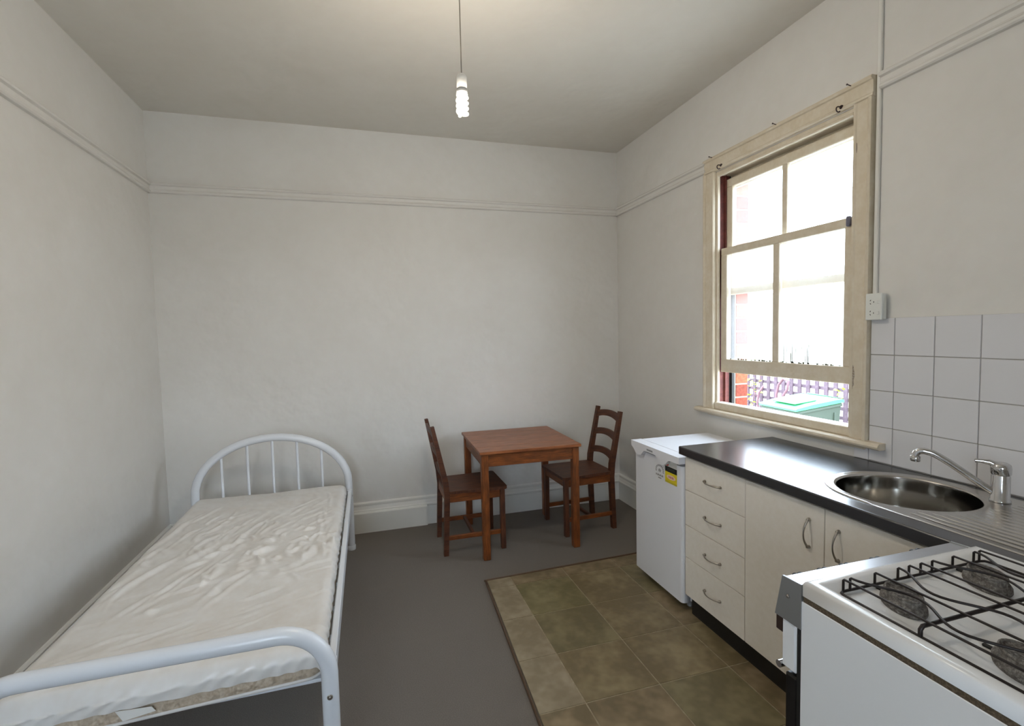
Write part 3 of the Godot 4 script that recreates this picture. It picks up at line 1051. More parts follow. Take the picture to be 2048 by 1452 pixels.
func make_chair(label: String) -> Node3D:
	# faces +x, back posts at -x
	var c := thing("dining_chair", label, "chair")
	for s: float in [-1.0, 1.0]:
		var st := begin()
		var z := s * 0.168
		# raking back post: leg below, leaning upright above
		var t := 0.0175
		var side := PackedVector2Array([Vector2(-0.222, 0), Vector2(-0.19, 0), Vector2(-0.170, 0.40), Vector2(-0.176, 0.50), Vector2(-0.262, 0.892), Vector2(-0.286, 0.888), Vector2(-0.215, 0.50), Vector2(-0.207, 0.40)])
		prism(st, side, V(0, 0, z - t), Vector3.RIGHT, Vector3.UP, V(0, 0, 2 * t))
		obj("back_leg", st, M.wood_dark, c)
		st = begin()
		bar(st, V(0.196, 0, s * 0.182), V(0.196, 0.425, s * 0.176), 0.034, 0.034, 0.003)
		obj("front_leg", st, M.wood_dark, c)
		st = begin()
		box(st, V(-0.185, 0.365, s * 0.172 - 0.009), V(0.185, 0.425, s * 0.172 + 0.009), 0.002)
		obj("seat_rail", st, M.wood, c)
		st = begin()
		box(st, V(-0.2, 0.105, s * 0.174 - 0.009), V(0.185, 0.135, s * 0.174 + 0.009), 0.002)
		obj("stretcher", st, M.wood, c)
	var st := begin()
	box(st, V(0.187, 0.365, -0.165), V(0.205, 0.425, 0.165), 0.002)
	obj("seat_rail", st, M.wood, c)
	st = begin()
	box(st, V(-0.2, 0.365, -0.155), V(-0.182, 0.425, 0.155), 0.002)
	obj("seat_rail", st, M.wood, c)
	st = begin()
	box(st, V(-0.02, 0.108, -0.168), V(0.0, 0.132, 0.168), 0.002)
	obj("stretcher", st, M.wood_dark, c)
	st = begin()
	var seat := PackedVector2Array([Vector2(-0.20, -0.15), Vector2(-0.17, -0.19), Vector2(0.215, -0.205), Vector2(0.228, -0.192), Vector2(0.228, 0.192), Vector2(0.215, 0.205), Vector2(-0.17, 0.19), Vector2(-0.20, 0.15)])
	prism(st, seat, V(0, 0.425, 0), Vector3.RIGHT, Vector3.BACK, V(0, 0.02, 0))
	obj("seat", st, M.wood_dark, c)
	# three bowed ladder slats
	for y in [0.545, 0.69, 0.835]:
		st = begin()
		var bx: float = -0.188 - (y - 0.46) * 0.205
		var n := 12
		for k in n:
			var za := lerpf(-0.152, 0.152, float(k) / n)
			var zb := lerpf(-0.152, 0.152, float(k + 1) / n)
			var f := func(z: float) -> Array:
				var q := 1.0 - pow(z / 0.152, 2)
				# curves back a little and arches up in the middle
				return [bx - 0.016 * q, y - 0.026 + 0.022 * q, y + 0.026 + 0.016 * q]
			var a: Array = f.call(za)
			var b: Array = f.call(zb)
			var lean := 0.011
			var t := 0.008
			var P := func(q: Array, z: float, top: bool, back: bool) -> Vector3:
				return V(q[0] + (-lean / 2 if top else lean / 2) + (-t if back else t), q[2] if top else q[1], z)
			var al: Vector3 = P.call(a, za, false, false); var ah: Vector3 = P.call(a, za, true, false)
			var bl: Vector3 = P.call(b, zb, false, false); var bh: Vector3 = P.call(b, zb, true, false)
			var cl: Vector3 = P.call(a, za, false, true); var ch: Vector3 = P.call(a, za, true, true)
			var dl: Vector3 = P.call(b, zb, false, true); var dh: Vector3 = P.call(b, zb, true, true)
			var u := Vector2(za, 0); var u2 := Vector2(zb, 0); var w := Vector2(za, 0.05); var w2 := Vector2(zb, 0.05)
			quad(st, al, ah, bh, bl, u, w, w2, u2)
			quad(st, cl, dl, dh, ch, u, u2, w2, w)
			quad(st, ah, ch, dh, bh, u, w, w2, u2)
			quad(st, al, bl, dl, cl, u, u2, w2, w)
		obj("back_slat", st, M.wood_dark, c)
	return c

func build_dining():
	var t := thing("dining_table", "small square reddish brown pine table between the two chairs", "table", V(-1.092, 0, 0.463), deg_to_rad(-1.2))
	var h := 0.357
	var th := 0.732
	var rng := RandomNumberGenerator.new()
	rng.seed = 8
	# top of five glued boards
	for k in 5:
		var st := begin()
		var z0 := -h + 2 * h * k / 5.0
		box(st, V(-h, th - 0.02, z0 + 0.0002), V(h, th, z0 + 2 * h / 5.0 - 0.0002), 0.0012 if k > 0 and k < 4 else 0.003, Transform3D(Basis(), V(0, 0, 0)), 0)
		obj("top_board", st, M.wood_top, t)
	var e := 0.32
	for q in [[-1, -1], [1, -1], [1, 1], [-1, 1]]:
		var st := begin()
		box(st, V(q[0] * e - 0.024, 0, q[1] * e - 0.024), V(q[0] * e + 0.024, th - 0.02, q[1] * e + 0.024), 0.004)
		obj("leg", st, M.wood, t)
	for s: float in [-1.0, 1.0]:
		var st := begin()
		box(st, V(-e, th - 0.105, s * (e + 0.006) - 0.009), V(e, th - 0.02, s * (e + 0.006) + 0.009), 0.002)
		obj("apron", st, M.wood, t)
		st = begin()
		box(st, V(s * (e + 0.006) - 0.009, th - 0.105, -e), V(s * (e + 0.006) + 0.009, th - 0.02, e), 0.002)
		obj("apron", st, M.wood, t)
	var c1 := make_chair("brown ladder-back chair on the bed side of the table")
	c1.set_meta("group", "ladder-back dining chairs")
	c1.position = V(-1.462, 0, 0.46)
	c1.rotation.y = 0.0
	var c2: Node3D = c1.duplicate()
	c2.name = numbered("dining_chair")
	add_child(c2)
	c2.set_meta("label", "brown ladder-back chair between the table and the window wall")
	c2.position = V(-0.588, 0, 0.425)
	c2.rotation.y = PI + deg_to_rad(3.0)

func bow_handle(parent: Node3D, at: Vector3, along: Vector3, l: float):
	# bow handle standing off a front that faces -x
	var st := begin()
	var pts: Array = []
	var radii: Array = []
	for k in 15:
		var t := lerpf(-1, 1, k / 14.0)
		pts.append(at + along * (t * l / 2) + V(-0.006 - 0.022 * (1.0 - pow(absf(t), 2.2)), 0, 0))
		radii.append(lerpf(0.0026, 0.0042, absf(t)))
	tube(st, pts, 0.0042, 10, true, radii)
	for s: float in [-1.0, 1.0]:
		lathe(st, [[0.0, 0.0], [0.007, 0.0], [0.0065, 0.006], [0.004, 0.012], [0.0, 0.012]], 12, Transform3D(Basis(Vector3.BACK, PI / 2), at + along * (s * l / 2)))
	obj("handle", st, M.handle, parent)

func build_kitchen():
	var xf := -0.585
	# drawer unit
	var base := V(-0.29, 0.115, 1.965)
	var d := thing("drawer_unit", "cream kitchen cabinet with four stacked drawers", "cabinet", base)
	var st := begin()
	box(st, V(xf + 0.019, 0.115, 1.754) - base, V(-0.02, 0.858, 2.174) - base, 0.001)
	obj("body", st, M.laminate, d)
	var ys := [0.118, 0.321, 0.493, 0.676, 0.848]
	for i in 4:
		st = begin()
		box(st, V(xf, ys[i] + 0.0015, 1.756) - base, V(xf + 0.018, ys[i + 1] - 0.0015, 2.1735) - base, 0.0015)
		var dr := obj("drawer", st, M.laminate, d)
		bow_handle(dr, V(xf, [0.218, 0.399, 0.585, 0.764][i], 1.967) - base, V(0, 0, 1), 0.108)
	# door unit under the sink
	base = V(-0.29, 0.115, 2.56)
	var c := thing("sink_cabinet", "cream kitchen cabinet with a pair of doors under the sink", "cabinet", base)
	st = begin()
	box(st, V(xf + 0.019, 0.115, 2.175) - base, V(xf + 0.035, 0.858, 2.945) - base, 0.001)
	box(st, V(xf + 0.035, 0.115, 2.175) - base, V(-0.02, 0.131, 2.945) - base, 0.001)
	box(st, V(xf + 0.035, 0.131, 2.175) - base, V(-0.02, 0.858, 2.191) - base, 0.001)
	box(st, V(xf + 0.035, 0.131, 2.929) - base, V(-0.02, 0.858, 2.945) - base, 0.001)
	obj("body", st, M.laminate, c)
	for q in [[2.1765, 2.5585, 2.497], [2.5615, 2.9435, 2.616]]:
		st = begin()
		box(st, V(xf, 0.1195, q[0]) - base, V(xf + 0.018, 0.8465, q[1]) - base, 0.0015)
		var dr := obj("door", st, M.laminate, c)
		bow_handle(dr, V(xf, 0.735, q[2]) - base, V(0, 1, 0), 0.104)
	# plain end unit behind the stove
	base = V(-0.29, 0.115, 3.25)
	var e := thing("end_cabinet", "plain cream cabinet beneath the draining board behind the stove", "cabinet", base)
	st = begin()
	box(st, V(xf + 0.019, 0.115, 2.946) - base, V(-0.02, 0.858, 3.555) - base, 0.001)
	obj("body", st, M.laminate, e)
	st = begin()
	box(st, V(xf, 0.1195, 2.948) - base, V(xf + 0.018, 0.8465, 3.553) - base, 0.0015)
	obj("door", st, M.laminate, e)
	# kickboard
	st = begin()
	box(st, V(-0.545, 0.006, 1.756), V(-0.527, 0.115, 3.555), 0.001)
	box(st, V(-0.527, 0.006, 1.756), V(-0.04, 0.115, 1.772), 0.001)
	var kb := obj("kickboard", st, M.kick)
	tag(kb, "black kickboard running under the cream kitchen cabinets", "kickboard")
	# benchtop with a round hole for the bowl
	var sc := V(-0.29, 0.9, 2.625)
	var R := 0.207
	st = begin()
	var yt := 0.9
	var yb := 0.859
	var x0 := -0.608
	var z0 := 1.735
	var z1 := 3.57
	benchtop_mesh(st, x0, -0.0085, z0, z1, yb, yt, Vector2(sc.x, sc.z), R + 0.004)
	var bt := obj("benchtop", st, M.bench)
	tag(bt, "black laminate kitchen benchtop on the cream cabinets, cut out for the round sink", "benchtop")
	build_sink(sc, R)
	# fridge
	build_fridge()

func ray_rect(c: Vector2, dir: Vector2, lo: Vector2, hi: Vector2) -> float:
	var t := 1e9
	if dir.x > 1e-9: t = minf(t, (hi.x - c.x) / dir.x)
	if dir.x < -1e-9: t = minf(t, (lo.x - c.x) / dir.x)
	if dir.y > 1e-9: t = minf(t, (hi.y - c.y) / dir.y)
	if dir.y < -1e-9: t = minf(t, (lo.y - c.y) / dir.y)
	return t

func angles_for(c: Vector2, corners: Array, n: int) -> Array:
	var a: Array = []
	for k in n:
		a.append(TAU * k / n)
	for q: Vector2 in corners:
		a.append(fposmod((q - c).angle(), TAU))
	a.sort()
	return a

func benchtop_mesh(st: SurfaceTool, x0: float, x1: float, z0: float, z1: float, yb: float, yt: float, c: Vector2, r: float):
	var e := 0.005   # rounded front edge
	var lo := Vector2(x0 + e, z0)
	var hi := Vector2(x1, z1)
	var an := angles_for(c, [lo, hi, Vector2(lo.x, hi.y), Vector2(hi.x, lo.y)], 72)
	for k in an.size():
		var a: float = an[k]
		var b: float = an[(k + 1) % an.size()]
		var da := Vector2(cos(a), sin(a))
		var db := Vector2(cos(b), sin(b))
		var ia := c + da * r
		var ib := c + db * r
		var oa := c + da * ray_rect(c, da, lo, hi)
		var ob := c + db * ray_rect(c, db, lo, hi)
		quad(st, V(ia.x, yt, ia.y), V(ib.x, yt, ib.y), V(ob.x, yt, ob.y), V(oa.x, yt, oa.y))
		quad(st, V(oa.x, yb, oa.y), V(ob.x, yb, ob.y), V(ib.x, yb, ib.y), V(ia.x, yb, ia.y))
		quad(st, V(ia.x, yt, ia.y), V(ia.x, yb, ia.y), V(ib.x, yb, ib.y), V(ib.x, yt, ib.y))
	# front edge, ends, back
	var pr := PackedVector2Array()
	for k in 5:
		var a := PI / 2 + PI / 2 * k / 4.0
		pr.append(Vector2(x0 + e + cos(a) * e, yt - e + sin(a) * e))
	pr.append(Vector2(x0, yb + 0.002))
	pr.append(Vector2(x0 + 0.002, yb))
	pr.append(Vector2(x0 + e, yb))
	for k in pr.size() - 1:
		var p := pr[k]
		var q := pr[k + 1]
		quad(st, V(p.x, p.y, z0), V(q.x, q.y, z0), V(q.x, q.y, z1), V(p.x, p.y, z1))
	for z in [z0, z1]:
		for k in pr.size() - 1:
			tri(st, V(x0 + e, yb + 0.01, z), V(pr[k].x, pr[k].y, z), V(pr[k + 1].x, pr[k + 1].y, z))
		quad(st, V(x0 + e, yb, z), V(x1, yb, z), V(x1, yt, z), V(x0 + e, yt, z))
	quad(st, V(x1, yb, z0), V(x1, yb, z1), V(x1, yt, z1), V(x1, yt, z0))

func build_sink(sc: Vector3, R: float):
	var s := thing("sink", "round stainless steel sink bowl with a ribbed draining board", "sink", sc)
	# sheet: follows the bowl at one end and runs out as a draining board
	var st := begin()
	var n := 96
	var zr := 3.42 - sc.z
	var ro := R + 0.038
	var outer := func(a: float) -> Vector2:
		var d := Vector2(cos(a), sin(a))
		if d.y <= 0.0:
			return d * ro
		# straight sides towards +z, with a rounded far end
		var t := ray_rect(Vector2.ZERO, d, Vector2(-ro, -1), Vector2(ro, zr))
		return d * t
	var corners := [Vector2(ro, zr), Vector2(-ro, zr)]
	var an := angles_for(Vector2.ZERO, corners, n)
	for k in an.size():
		var a: float = an[k]
		var b: float = an[(k + 1) % an.size()]
		var oa: Vector2 = outer.call(a)
		var ob: Vector2 = outer.call(b)
		var ia := Vector2(cos(a), sin(a)) * R
		var ib := Vector2(cos(b), sin(b)) * R
		# rings: edge, raised bead, shelf, down to the bowl lip
		var rings := [[1.0, 0.0, 0.0005], [1.0, -0.004, 0.0044], [1.0, -0.012, 0.0046], [1.0, -0.02, 0.002]]
		var pa: Array = []
		var pb: Array = []
		for q in rings:
			var la: float = oa.length() + q[1]
			var lb: float = ob.length() + q[1]
			var ya: float = q[2] * (1.0 if oa.y < 0.05 else 0.5)
			var yb: float = q[2] * (1.0 if ob.y < 0.05 else 0.5)
			pa.append(V(oa.x / oa.length() * la, ya, oa.y / oa.length() * la))
			pb.append(V(ob.x / ob.length() * lb, yb, ob.y / ob.length() * lb))
		for q in [[0.010, 0.0022], [0.003, 0.001], [0.0, -0.004]]:
			pa.append(V(ia.x / R * (R + q[0]), q[1], ia.y / R * (R + q[0])))
			pb.append(V(ib.x / R * (R + q[0]), q[1], ib.y / R * (R + q[0])))
		for i in pa.size() - 1:
			st.set_smooth_group(1)
			quad(st, pa[i], pa[i + 1], pb[i + 1], pb[i])
	obj("draining_sheet", st, M.steel, s)
	# bowl
	st = begin()
	var bowl: Array = []
	bowl.append([0.0, -0.165])
	bowl.append([0.03, -0.165])
	bowl.append([R - 0.055, -0.158])
	for k in 7:
		var a := PI / 2 * k / 6.0
		bowl.append([R - 0.045 + sin(a) * 0.04, -0.116 - cos(a) * 0.04])
	bowl.append([R - 0.003, -0.06])
	bowl.append([R - 0.001, -0.012])
	bowl.append([R, -0.004])
	lathe(st, bowl, 64)
	obj("bowl", st, M.steel_bowl, s)
	st = begin()
	lathe(st, [[0.0, -0.163], [0.03, -0.163], [0.038, -0.160], [0.04, -0.164]], 24)
	obj("waste", st, M.chrome, s)
	# pressed ribs
	for k in 15:
		st = begin()
		var x := -0.205 + k * 0.0285
		var z_a := maxf(sqrt(maxf(0.0, pow(R + 0.03, 2) - x * x)), 0.16)
		if x > 0.09 and x < 0.225:
			z_a = 0.235
		st.set_smooth_group(1)
		var m := 8
		var prev: Array = []
		for i in m + 1:
			var z := lerpf(z_a, zr - 0.035, float(i) / m)
			var w := 0.0075 * (0.15 if i == 0 or i == m else 1.0)
			var hh := 0.0016 if i == 0 or i == m else 0.0032
			var cur := [V(x - w, 0.0018, z), V(x - w * 0.5, hh * 0.85 + 0.001, z), V(x, hh + 0.001, z), V(x + w * 0.5, hh * 0.85 + 0.001, z), V(x + w, 0.0018, z)]
			if i > 0:
				for q in 4:
					quad(st, prev[q], cur[q], cur[q + 1], prev[q + 1])
			prev = cur
		obj("rib", st, M.steel, s)
	# mixer tap
	var tb := V(-0.122, 0.9035, 2.812)
	var t := thing("mixer_tap", "chrome single-lever mixer tap beside the round sink bowl", "tap", tb)
	st = begin()
	lathe(st, [[0.0, 0.0], [0.028, 0.0], [0.028, 0.004], [0.025, 0.007], [0.0245, 0.085], [0.0235, 0.088], [0.0235, 0.09], [0.0, 0.09]], 32)
	obj("body", st, M.chrome, t)
	st = begin()
	lathe(st, [[0.0245, 0.0905], [0.0265, 0.094], [0.027, 0.113], [0.025, 0.124], [0.018, 0.129], [0.0, 0.131]], 32)
	var cap := obj("lever_cap", st, M.chrome, t)
	st = begin()
	var ld := V(-0.26, 0, -0.28).normalized()
	tube(st, [V(0, 0.121, 0) + ld * 0.012, V(0, 0.129, 0) + ld * 0.03, V(0, 0.131, 0) + ld * 0.05, V(0, 0.13, 0) + ld * 0.066], 0.008, 10, true, [0.011, 0.009, 0.007, 0.006])
	obj("lever", st, M.chrome, cap)
	st = begin()
	# swung out over the bowl
	var tip := V(-0.25, 1.054, 2.659) - tb
	var dir := V(tip.x, 0, tip.z).normalized()
	var l := Vector2(tip.x, tip.z).length()
	var pts: Array = []
	for q in [[0.02, 0.03], [0.05, 0.052], [0.09, 0.083], [0.13, 0.113], [0.155, 0.13], [0.175, 0.1415], [l, 0.147], [l + 0.012, 0.1455], [l + 0.02, 0.139], [l + 0.023, 0.130], [l + 0.023, 0.12]]:
		pts.append(dir * q[0] + V(0, q[1], 0))
	tube(st, pts, 0.0115, 16)
	var sp := obj("spout", st, M.chrome, t)
	st = begin()
	var e: Vector3 = dir * (l + 0.023) + V(0, 0.108, 0)
	lathe(st, [[0.0, 0.0], [0.0135, 0.0], [0.015, 0.002], [0.015, 0.018], [0.0115, 0.021]], 18, Transform3D(Basis(), e))
	obj("aerator", st, M.chrome, sp)

func fridge_label(which: int) -> ImageTexture:
	if which == 0:
		# energy sticker: red roundel, black band, yellow field with a pink lozenge
		var w := 96
		var h := 176
		var img := Image.create(w, h, false, Image.FORMAT_RGBA8)
		img.fill(rgb(206, 206, 208))
		for y in h:
			for x in w:
				var c := rgb(206, 208, 206)
				if y < 52:
					c = rgb(214, 214, 210)
					if Vector2(x - 15, y - 34).length() < 15:
						c = rgb(214, 52, 48)
					if x > 36 and y > 20 and y < 46 and (y % 6) < 2:
						c = rgb(176, 178, 174)
				elif y < 92:
					c = rgb(26, 30, 28)
					if x > 16 and x < 80 and (y == 64 or y == 65 or y == 72 or y == 73 or y == 80) and (x * 7 + y) % 5 != 0:
						c = rgb(120, 126, 120)
				elif y < 168:
					c = rgb(228, 206, 40)
					var e := pow((x - 48) / 36.0, 2) + pow((y - 128) / 18.0, 2)
					if e < 1.0:
						c = rgb(238, 206, 190)
						if absf(y - 128) < 8 and absf(x - 48) < 22 and (x / 4) % 2 == 0:
							c = rgb(176, 40, 60)
				if y > 160:
					c = rgb(206, 190, 60)
				img.set_pixel(x, y, c)
		return ImageTexture.create_from_image(img)
	var s := 96
	var img2 := Image.create(s, 128, false, Image.FORMAT_RGB8)
	for y in 128:
		for x in s:
			var c := rgb(226, 227, 230)
			var r := Vector2(x - 48, y - 48).length()
			if y < 62 and r > 30 and r < 42 and int((atan2(y - 48, x - 48) + 7) * 9) % 3 != 0:
				c = rgb(136, 136, 140)
			if r < 14 and absf(sin(x * 0.5) * 6 - (y - 48) * 0.6) < 5:
				c = rgb(110, 110, 112)
			if y > 78 and y < 92 and absf(x - 48) < 38 and (x / 5) % 4 != 0:
				c = rgb(140, 138, 136)
			if y > 100 and y < 110 and absf(x - 48) < 16:
				c = rgb(150, 148, 146)
			img2.set_pixel(x, y, c)
	return ImageTexture.create_from_image(img2)

func build_fridge():
	var z0 := 1.252
	var z1 := 1.728
	var base := V(-0.3, 0.006, (z0 + z1) / 2)
	var f := thing("bar_fridge", "small white bar fridge standing at the end of the kitchen bench", "fridge", base)
	var st := begin()
	box(st, V(-0.528, 0.045, z0 + 0.004) - base, V(-0.06, 0.812, z1 - 0.004) - base, 0.006)
	obj("body", st, M.fridge, f)
	st = begin()
	box(st, V(-0.534, 0.812, z0) - base, V(-0.05, 0.836, z1) - base, 0.006)
	obj("top", st, M.fridge, f)
	st = begin()
	box(st, V(-0.534, 0.06, z0 + 0.01) - base, V(-0.527, 0.80, z1 - 0.01) - base, 0.002)
	obj("door_seal", st, M.fridge_grey, f)
	# door with rounded upright edges; its top is scalloped into two finger pulls
	st = begin()
	var pr := PackedVector2Array()
	var rr := 0.02
	pr.append(Vector2(-0.534, z0))
	for k in 7:
		var a := PI / 2 * k / 6.0
		pr.append(Vector2(-0.582 + rr - sin(a) * rr, z0 + rr - cos(a) * rr))
	for k in 7:
		var a := PI / 2 * k / 6.0
		pr.append(Vector2(-0.582 + rr - cos(a) * rr, z1 - rr + sin(a) * rr))
	pr.append(Vector2(-0.534, z1))
	prism(st, pr, V(0, 0.05, 0) - base, Vector3.RIGHT, Vector3.BACK, V(0, 0.735, 0), true)
	var door := obj("door", st, M.fridge, f)
	# moulded top trim: outline in z-y, with a wave along the lower edge
	st = begin()
	var wave := PackedVector2Array()
	wave.append(Vector2(z0 - 0.001, 0.836))
	var m := 40
	for k in m + 1:
		var t := float(k) / m
		var y := 0.800
		for c in [0.17, 0.68]:
			y -= 0.036 * exp(-pow((t - c) / 0.10, 4))
		wave.append(Vector2(lerpf(z0 - 0.001, z1 + 0.001, t), y))
	wave.append(Vector2(z1 + 0.001, 0.836))
	prism(st, wave, V(-0.604, 0, 0) - base, Vector3.BACK, Vector3.UP, V(0.07, 0, 0))
	obj("handle_trim", st, M.fridge, door)
	# badge
	st = begin()
	box(st, V(-0.6052, 0.808, 1.425) - base, V(-0.6036, 0.818, 1.485) - base, 0.0006)
	obj("badge", st, M.fridge_grey, door)
	# stickers
	var put_sticker := func(nm: String, y0: float, y1: float, za: float, zb: float, tex: Texture2D):
		var s2 := begin()
		var x := -0.5828
		quad(s2, V(x, y0, za) - base, V(x, y0, zb) - base, V(x, y1, zb) - base, V(x, y1, za) - base, Vector2(0, 1), Vector2(1, 1), Vector2(1, 0), Vector2(0, 0))
		var mm := mat(Color.WHITE, 0.4)
		mm.albedo_texture = tex
		obj(nm, s2, mm, door)
	put_sticker.call("energy_sticker", 0.667, 0.795, 1.575, 1.683, fridge_label(0))
	put_sticker.call("round_sticker", 0.655, 0.752, 1.475, 1.57, fridge_label(1))
	for q in [V(-0.5, 0, z0 + 0.04), V(-0.5, 0, z1 - 0.04), V(-0.1, 0, z0 + 0.04), V(-0.1, 0, z1 - 0.04)]:
		st = begin()
		lathe(st, [[0.0, 0.0], [0.02, 0.0], [0.022, 0.004], [0.022, 0.014], [0.012, 0.018], [0.012, 0.042]], 16, Transform3D(Basis(), q + V(0, 0.006, 0) - base))
		obj("foot", st, M.fridge_grey, f)

func build_stove():
	var x0 := -1.2
	var x1 := -0.63
	var zf := 3.034
	var zb := 3.56
	var base := V((x0 + x1) / 2, 0.006, 3.28)
	var s := thing("gas_stove", "old white freestanding gas stove with a wire rack over its hob", "stove", base)
	var st := begin()
	box(st, V(x0, 0.03, zf) - base, V(x1, 0.872, zb) - base, 0.0015)
	obj("body", st, M.enamel, s)
	st = begin()
	box(st, V(x0 + 0.0015, 0.870, zf + 0.005) - base, V(x1 - 0.0015, 0.8875, zb - 0.001) - base)
	obj("grimy_joint", st, M.grime, s)
	# hob: a pan with a raised rim
	st = begin()
	var ht := 0.922
	var rim := 0.045
	var y_pan := 0.901
	var ring := func(inset: float, y: float) -> Array:
		return [V(x0 + inset, y, zf + 0.004 + inset) - base, V(x1 - inset, y, zf + 0.004 + inset) - base, V(x1 - inset, y, zb - inset) - base, V(x0 + inset, y, zb - inset) - base]
	var rs := [ring.call(0.0, 0.886), ring.call(0.0, ht - 0.008), ring.call(0.003, ht - 0.002), ring.call(0.01, ht), ring.call(0.022, ht), ring.call(0.03, ht - 0.003), ring.call(rim, y_pan), ring.call(rim + 0.01, y_pan)]
	st.set_smooth_group(1)
	for i in rs.size() - 1:
		for k in 4:
			var k2 := (k + 1) % 4
			quad(st, rs[i][k2], rs[i][k], rs[i + 1][k], rs[i + 1][k2])
	st.set_smooth_group(-1)
	quad(st, rs[-1][3], rs[-1][2], rs[-1][1], rs[-1][0])
	var hob := obj("hob", st, M.enamel, s)
	# control panel across the front: steel top, sloping face, grey side cheeks
	st = begin()
	var cp := PackedVector2Array([Vector2(2.984, 0.906), Vector2(3.036, 0.909), Vector2(3.036, 0.809), Vector2(2.964, 0.809)])
	prism(st, cp, V(x0 + 0.004, 0, 0) - base, Vector3.BACK, Vector3.UP, V(x1 - x0 - 0.008, 0, 0))
	var panel := obj("control_panel", st, M.panel_steel, s)
	for x in [x0 - 0.002, x1 - 0.004]:
		st = begin()
		var cheek := PackedVector2Array([Vector2(2.982, 0.909), Vector2(3.036, 0.911), Vector2(3.036, 0.804), Vector2(2.961, 0.804)])
		prism(st, cheek, V(x, 0, 0) - base, Vector3.BACK, Vector3.UP, V(0.006, 0, 0))
		obj("side_cheek", st, M.panel_side, panel)
	st = begin()
	lathe(st, [[0.0, 0.0], [0.0045, 0.0], [0.004, 0.003], [0.0, 0.0035]], 12, Transform3D(Basis(Vector3.BACK, PI / 2), V(x0 - 0.002, 0.866, 3.0) - base))
	obj("screw", st, M.handle, panel)
	for x in [-1.135, -1.057, -0.985, -0.88, -0.735]:
		st = begin()
		var bs := Basis(Vector3.RIGHT, -PI / 2 - 0.2)
		lathe(st, [[0.0, 0.0], [0.017, 0.0], [0.017, 0.008], [0.012, 0.012], [0.011, 0.024], [0.0, 0.025]], 18, Transform3D(bs, V(x, 0.884, 2.978) - base))
		obj("knob", st, M.black, panel)
	# grill door, oven door and handles on the front
	st = begin()
	box(st, V(x0 + 0.002, 0.682, 2.976) - base, V(x1 - 0.002, 0.802, 3.02) - base, 0.006)
	var gd := obj("grill_door", st, M.enamel, s)
	st = begin()
	box(st, V(x0 + 0.01, 0.757, 2.95) - base, V(x1 - 0.01, 0.80, 2.977) - base, 0.004)
	obj("handle", st, M.brown_plastic, gd)
	st = begin()
	box(st, V(x0 + 0.006, 0.13, 2.984) - base, V(x1 - 0.006, 0.672, 3.02) - base, 0.005)
	var od := obj("oven_door", st, M.black_gloss, s)
	st = begin()
	tube(st, [V(x0 + 0.006, 0.676, 2.966) - base, V(x1 - 0.006, 0.676, 2.966) - base], 0.009, 12)
	for x in [x0 + 0.05, x1 - 0.05]:
		tube(st, [V(x, 0.676, 2.966) - base, V(x, 0.66, 2.986) - base], 0.006, 8)
	obj("handle", st, M.chrome, od)
	st = begin()
	box(st, V(x0 + 0.004, 0.12, 3.02) - base, V(x1 - 0.004, 0.8, 3.034) - base, 0.001)
	obj("front_frame", st, M.black, s)
	st = begin()
	box(st, V(x0 + 0.02, 0.0, 3.06) - base, V(x1 - 0.02, 0.03, zb) - base + V(0, 0, -0.02), 0.001)
	obj("plinth", st, M.black, s)
	# burners
	for q in [V(-1.058, y_pan, 3.158), V(-0.797, y_pan, 3.158), V(-1.075, y_pan, 3.37), V(-0.797, y_pan, 3.37)]:
		st = begin()
		var sx := 0.66
		lathe(st, [[0.0, -0.002], [0.053, -0.002], [0.056, 0.004], [0.055, 0.012], [0.050, 0.018], [0.046, 0.019], [0.045, 0.028], [0.041, 0.032], [0.037, 0.028], [0.025, 0.0265], [0.0, 0.027]], 28, Transform3D(Basis(Vector3.UP, -0.5), q - base), Vector2(sx, 1.0))
		var bu := obj("burner", st, M.burner, s)
		st = begin()
		var pts: Array = []
		for k in 25:
			var a := TAU * k / 24.0
			pts.append(Transform3D(Basis(Vector3.UP, -0.5), q - base) * V(cos(a) * 0.0425 * sx, 0.0305, sin(a) * 0.0425))
		tube(st, pts, 0.003, 8, false)
		obj("burner_ring", st, M.burner, bu)
		st = begin()
		box(st, V(q.x + 0.015, y_pan - 0.001, q.z - 0.072) - base, V(q.x + 0.023, y_pan + 0.006, q.z - 0.048) - base, 0.002)
		obj("igniter", st, M.black, hob)
	# wire rack: frame, cross bar and lengthwise wires with turned-up ends
	var rk := Node3D.new()
	rk.name = "wire_rack"
	s.add_child(rk)
	var yf := 0.908
	var yw := 0.936
	var xa := -1.148
	var xb := -0.676
	var za := 3.083
	var ze := 3.505
	st = begin()
	var cr := 0.014
	tube(st, [V(xa, yf, 3.3) - base, V(xa, yf, za + cr) - base, V(xa + cr * 0.3, yf, za + cr * 0.3) - base, V(xa + cr, yf, za) - base, V(xb - cr, yf, za) - base, V(xb - cr * 0.3, yf, za + cr * 0.3) - base, V(xb, yf, za + cr) - base, V(xb, yf, ze - cr) - base, V(xb - cr, yf, ze) - base, V(xa + cr, yf, ze) - base, V(xa, yf, ze - cr) - base, V(xa, yf, 3.3) - base], 0.0032, 8)
	obj("frame_wire", st, M.black_wire, rk)
	st = begin()
	var zc := 3.252
	tube(st, [V(xa, yf, zc) - base, V(xa, yf + 0.014, zc) - base, V(xa + 0.006, yf + 0.02, zc) - base, V(xb - 0.006, yf + 0.02, zc) - base, V(xb, yf + 0.014, zc) - base, V(xb, yf, zc) - base], 0.0042, 8)
	obj("cross_bar", st, M.black_wire, rk)
	var straight := [-1.134, -1.04, -0.933, -0.895, -0.787, -0.693]
	var bent := [[-1.114, 1], [-0.968, -1], [-0.857, 1], [-0.713, -1]]
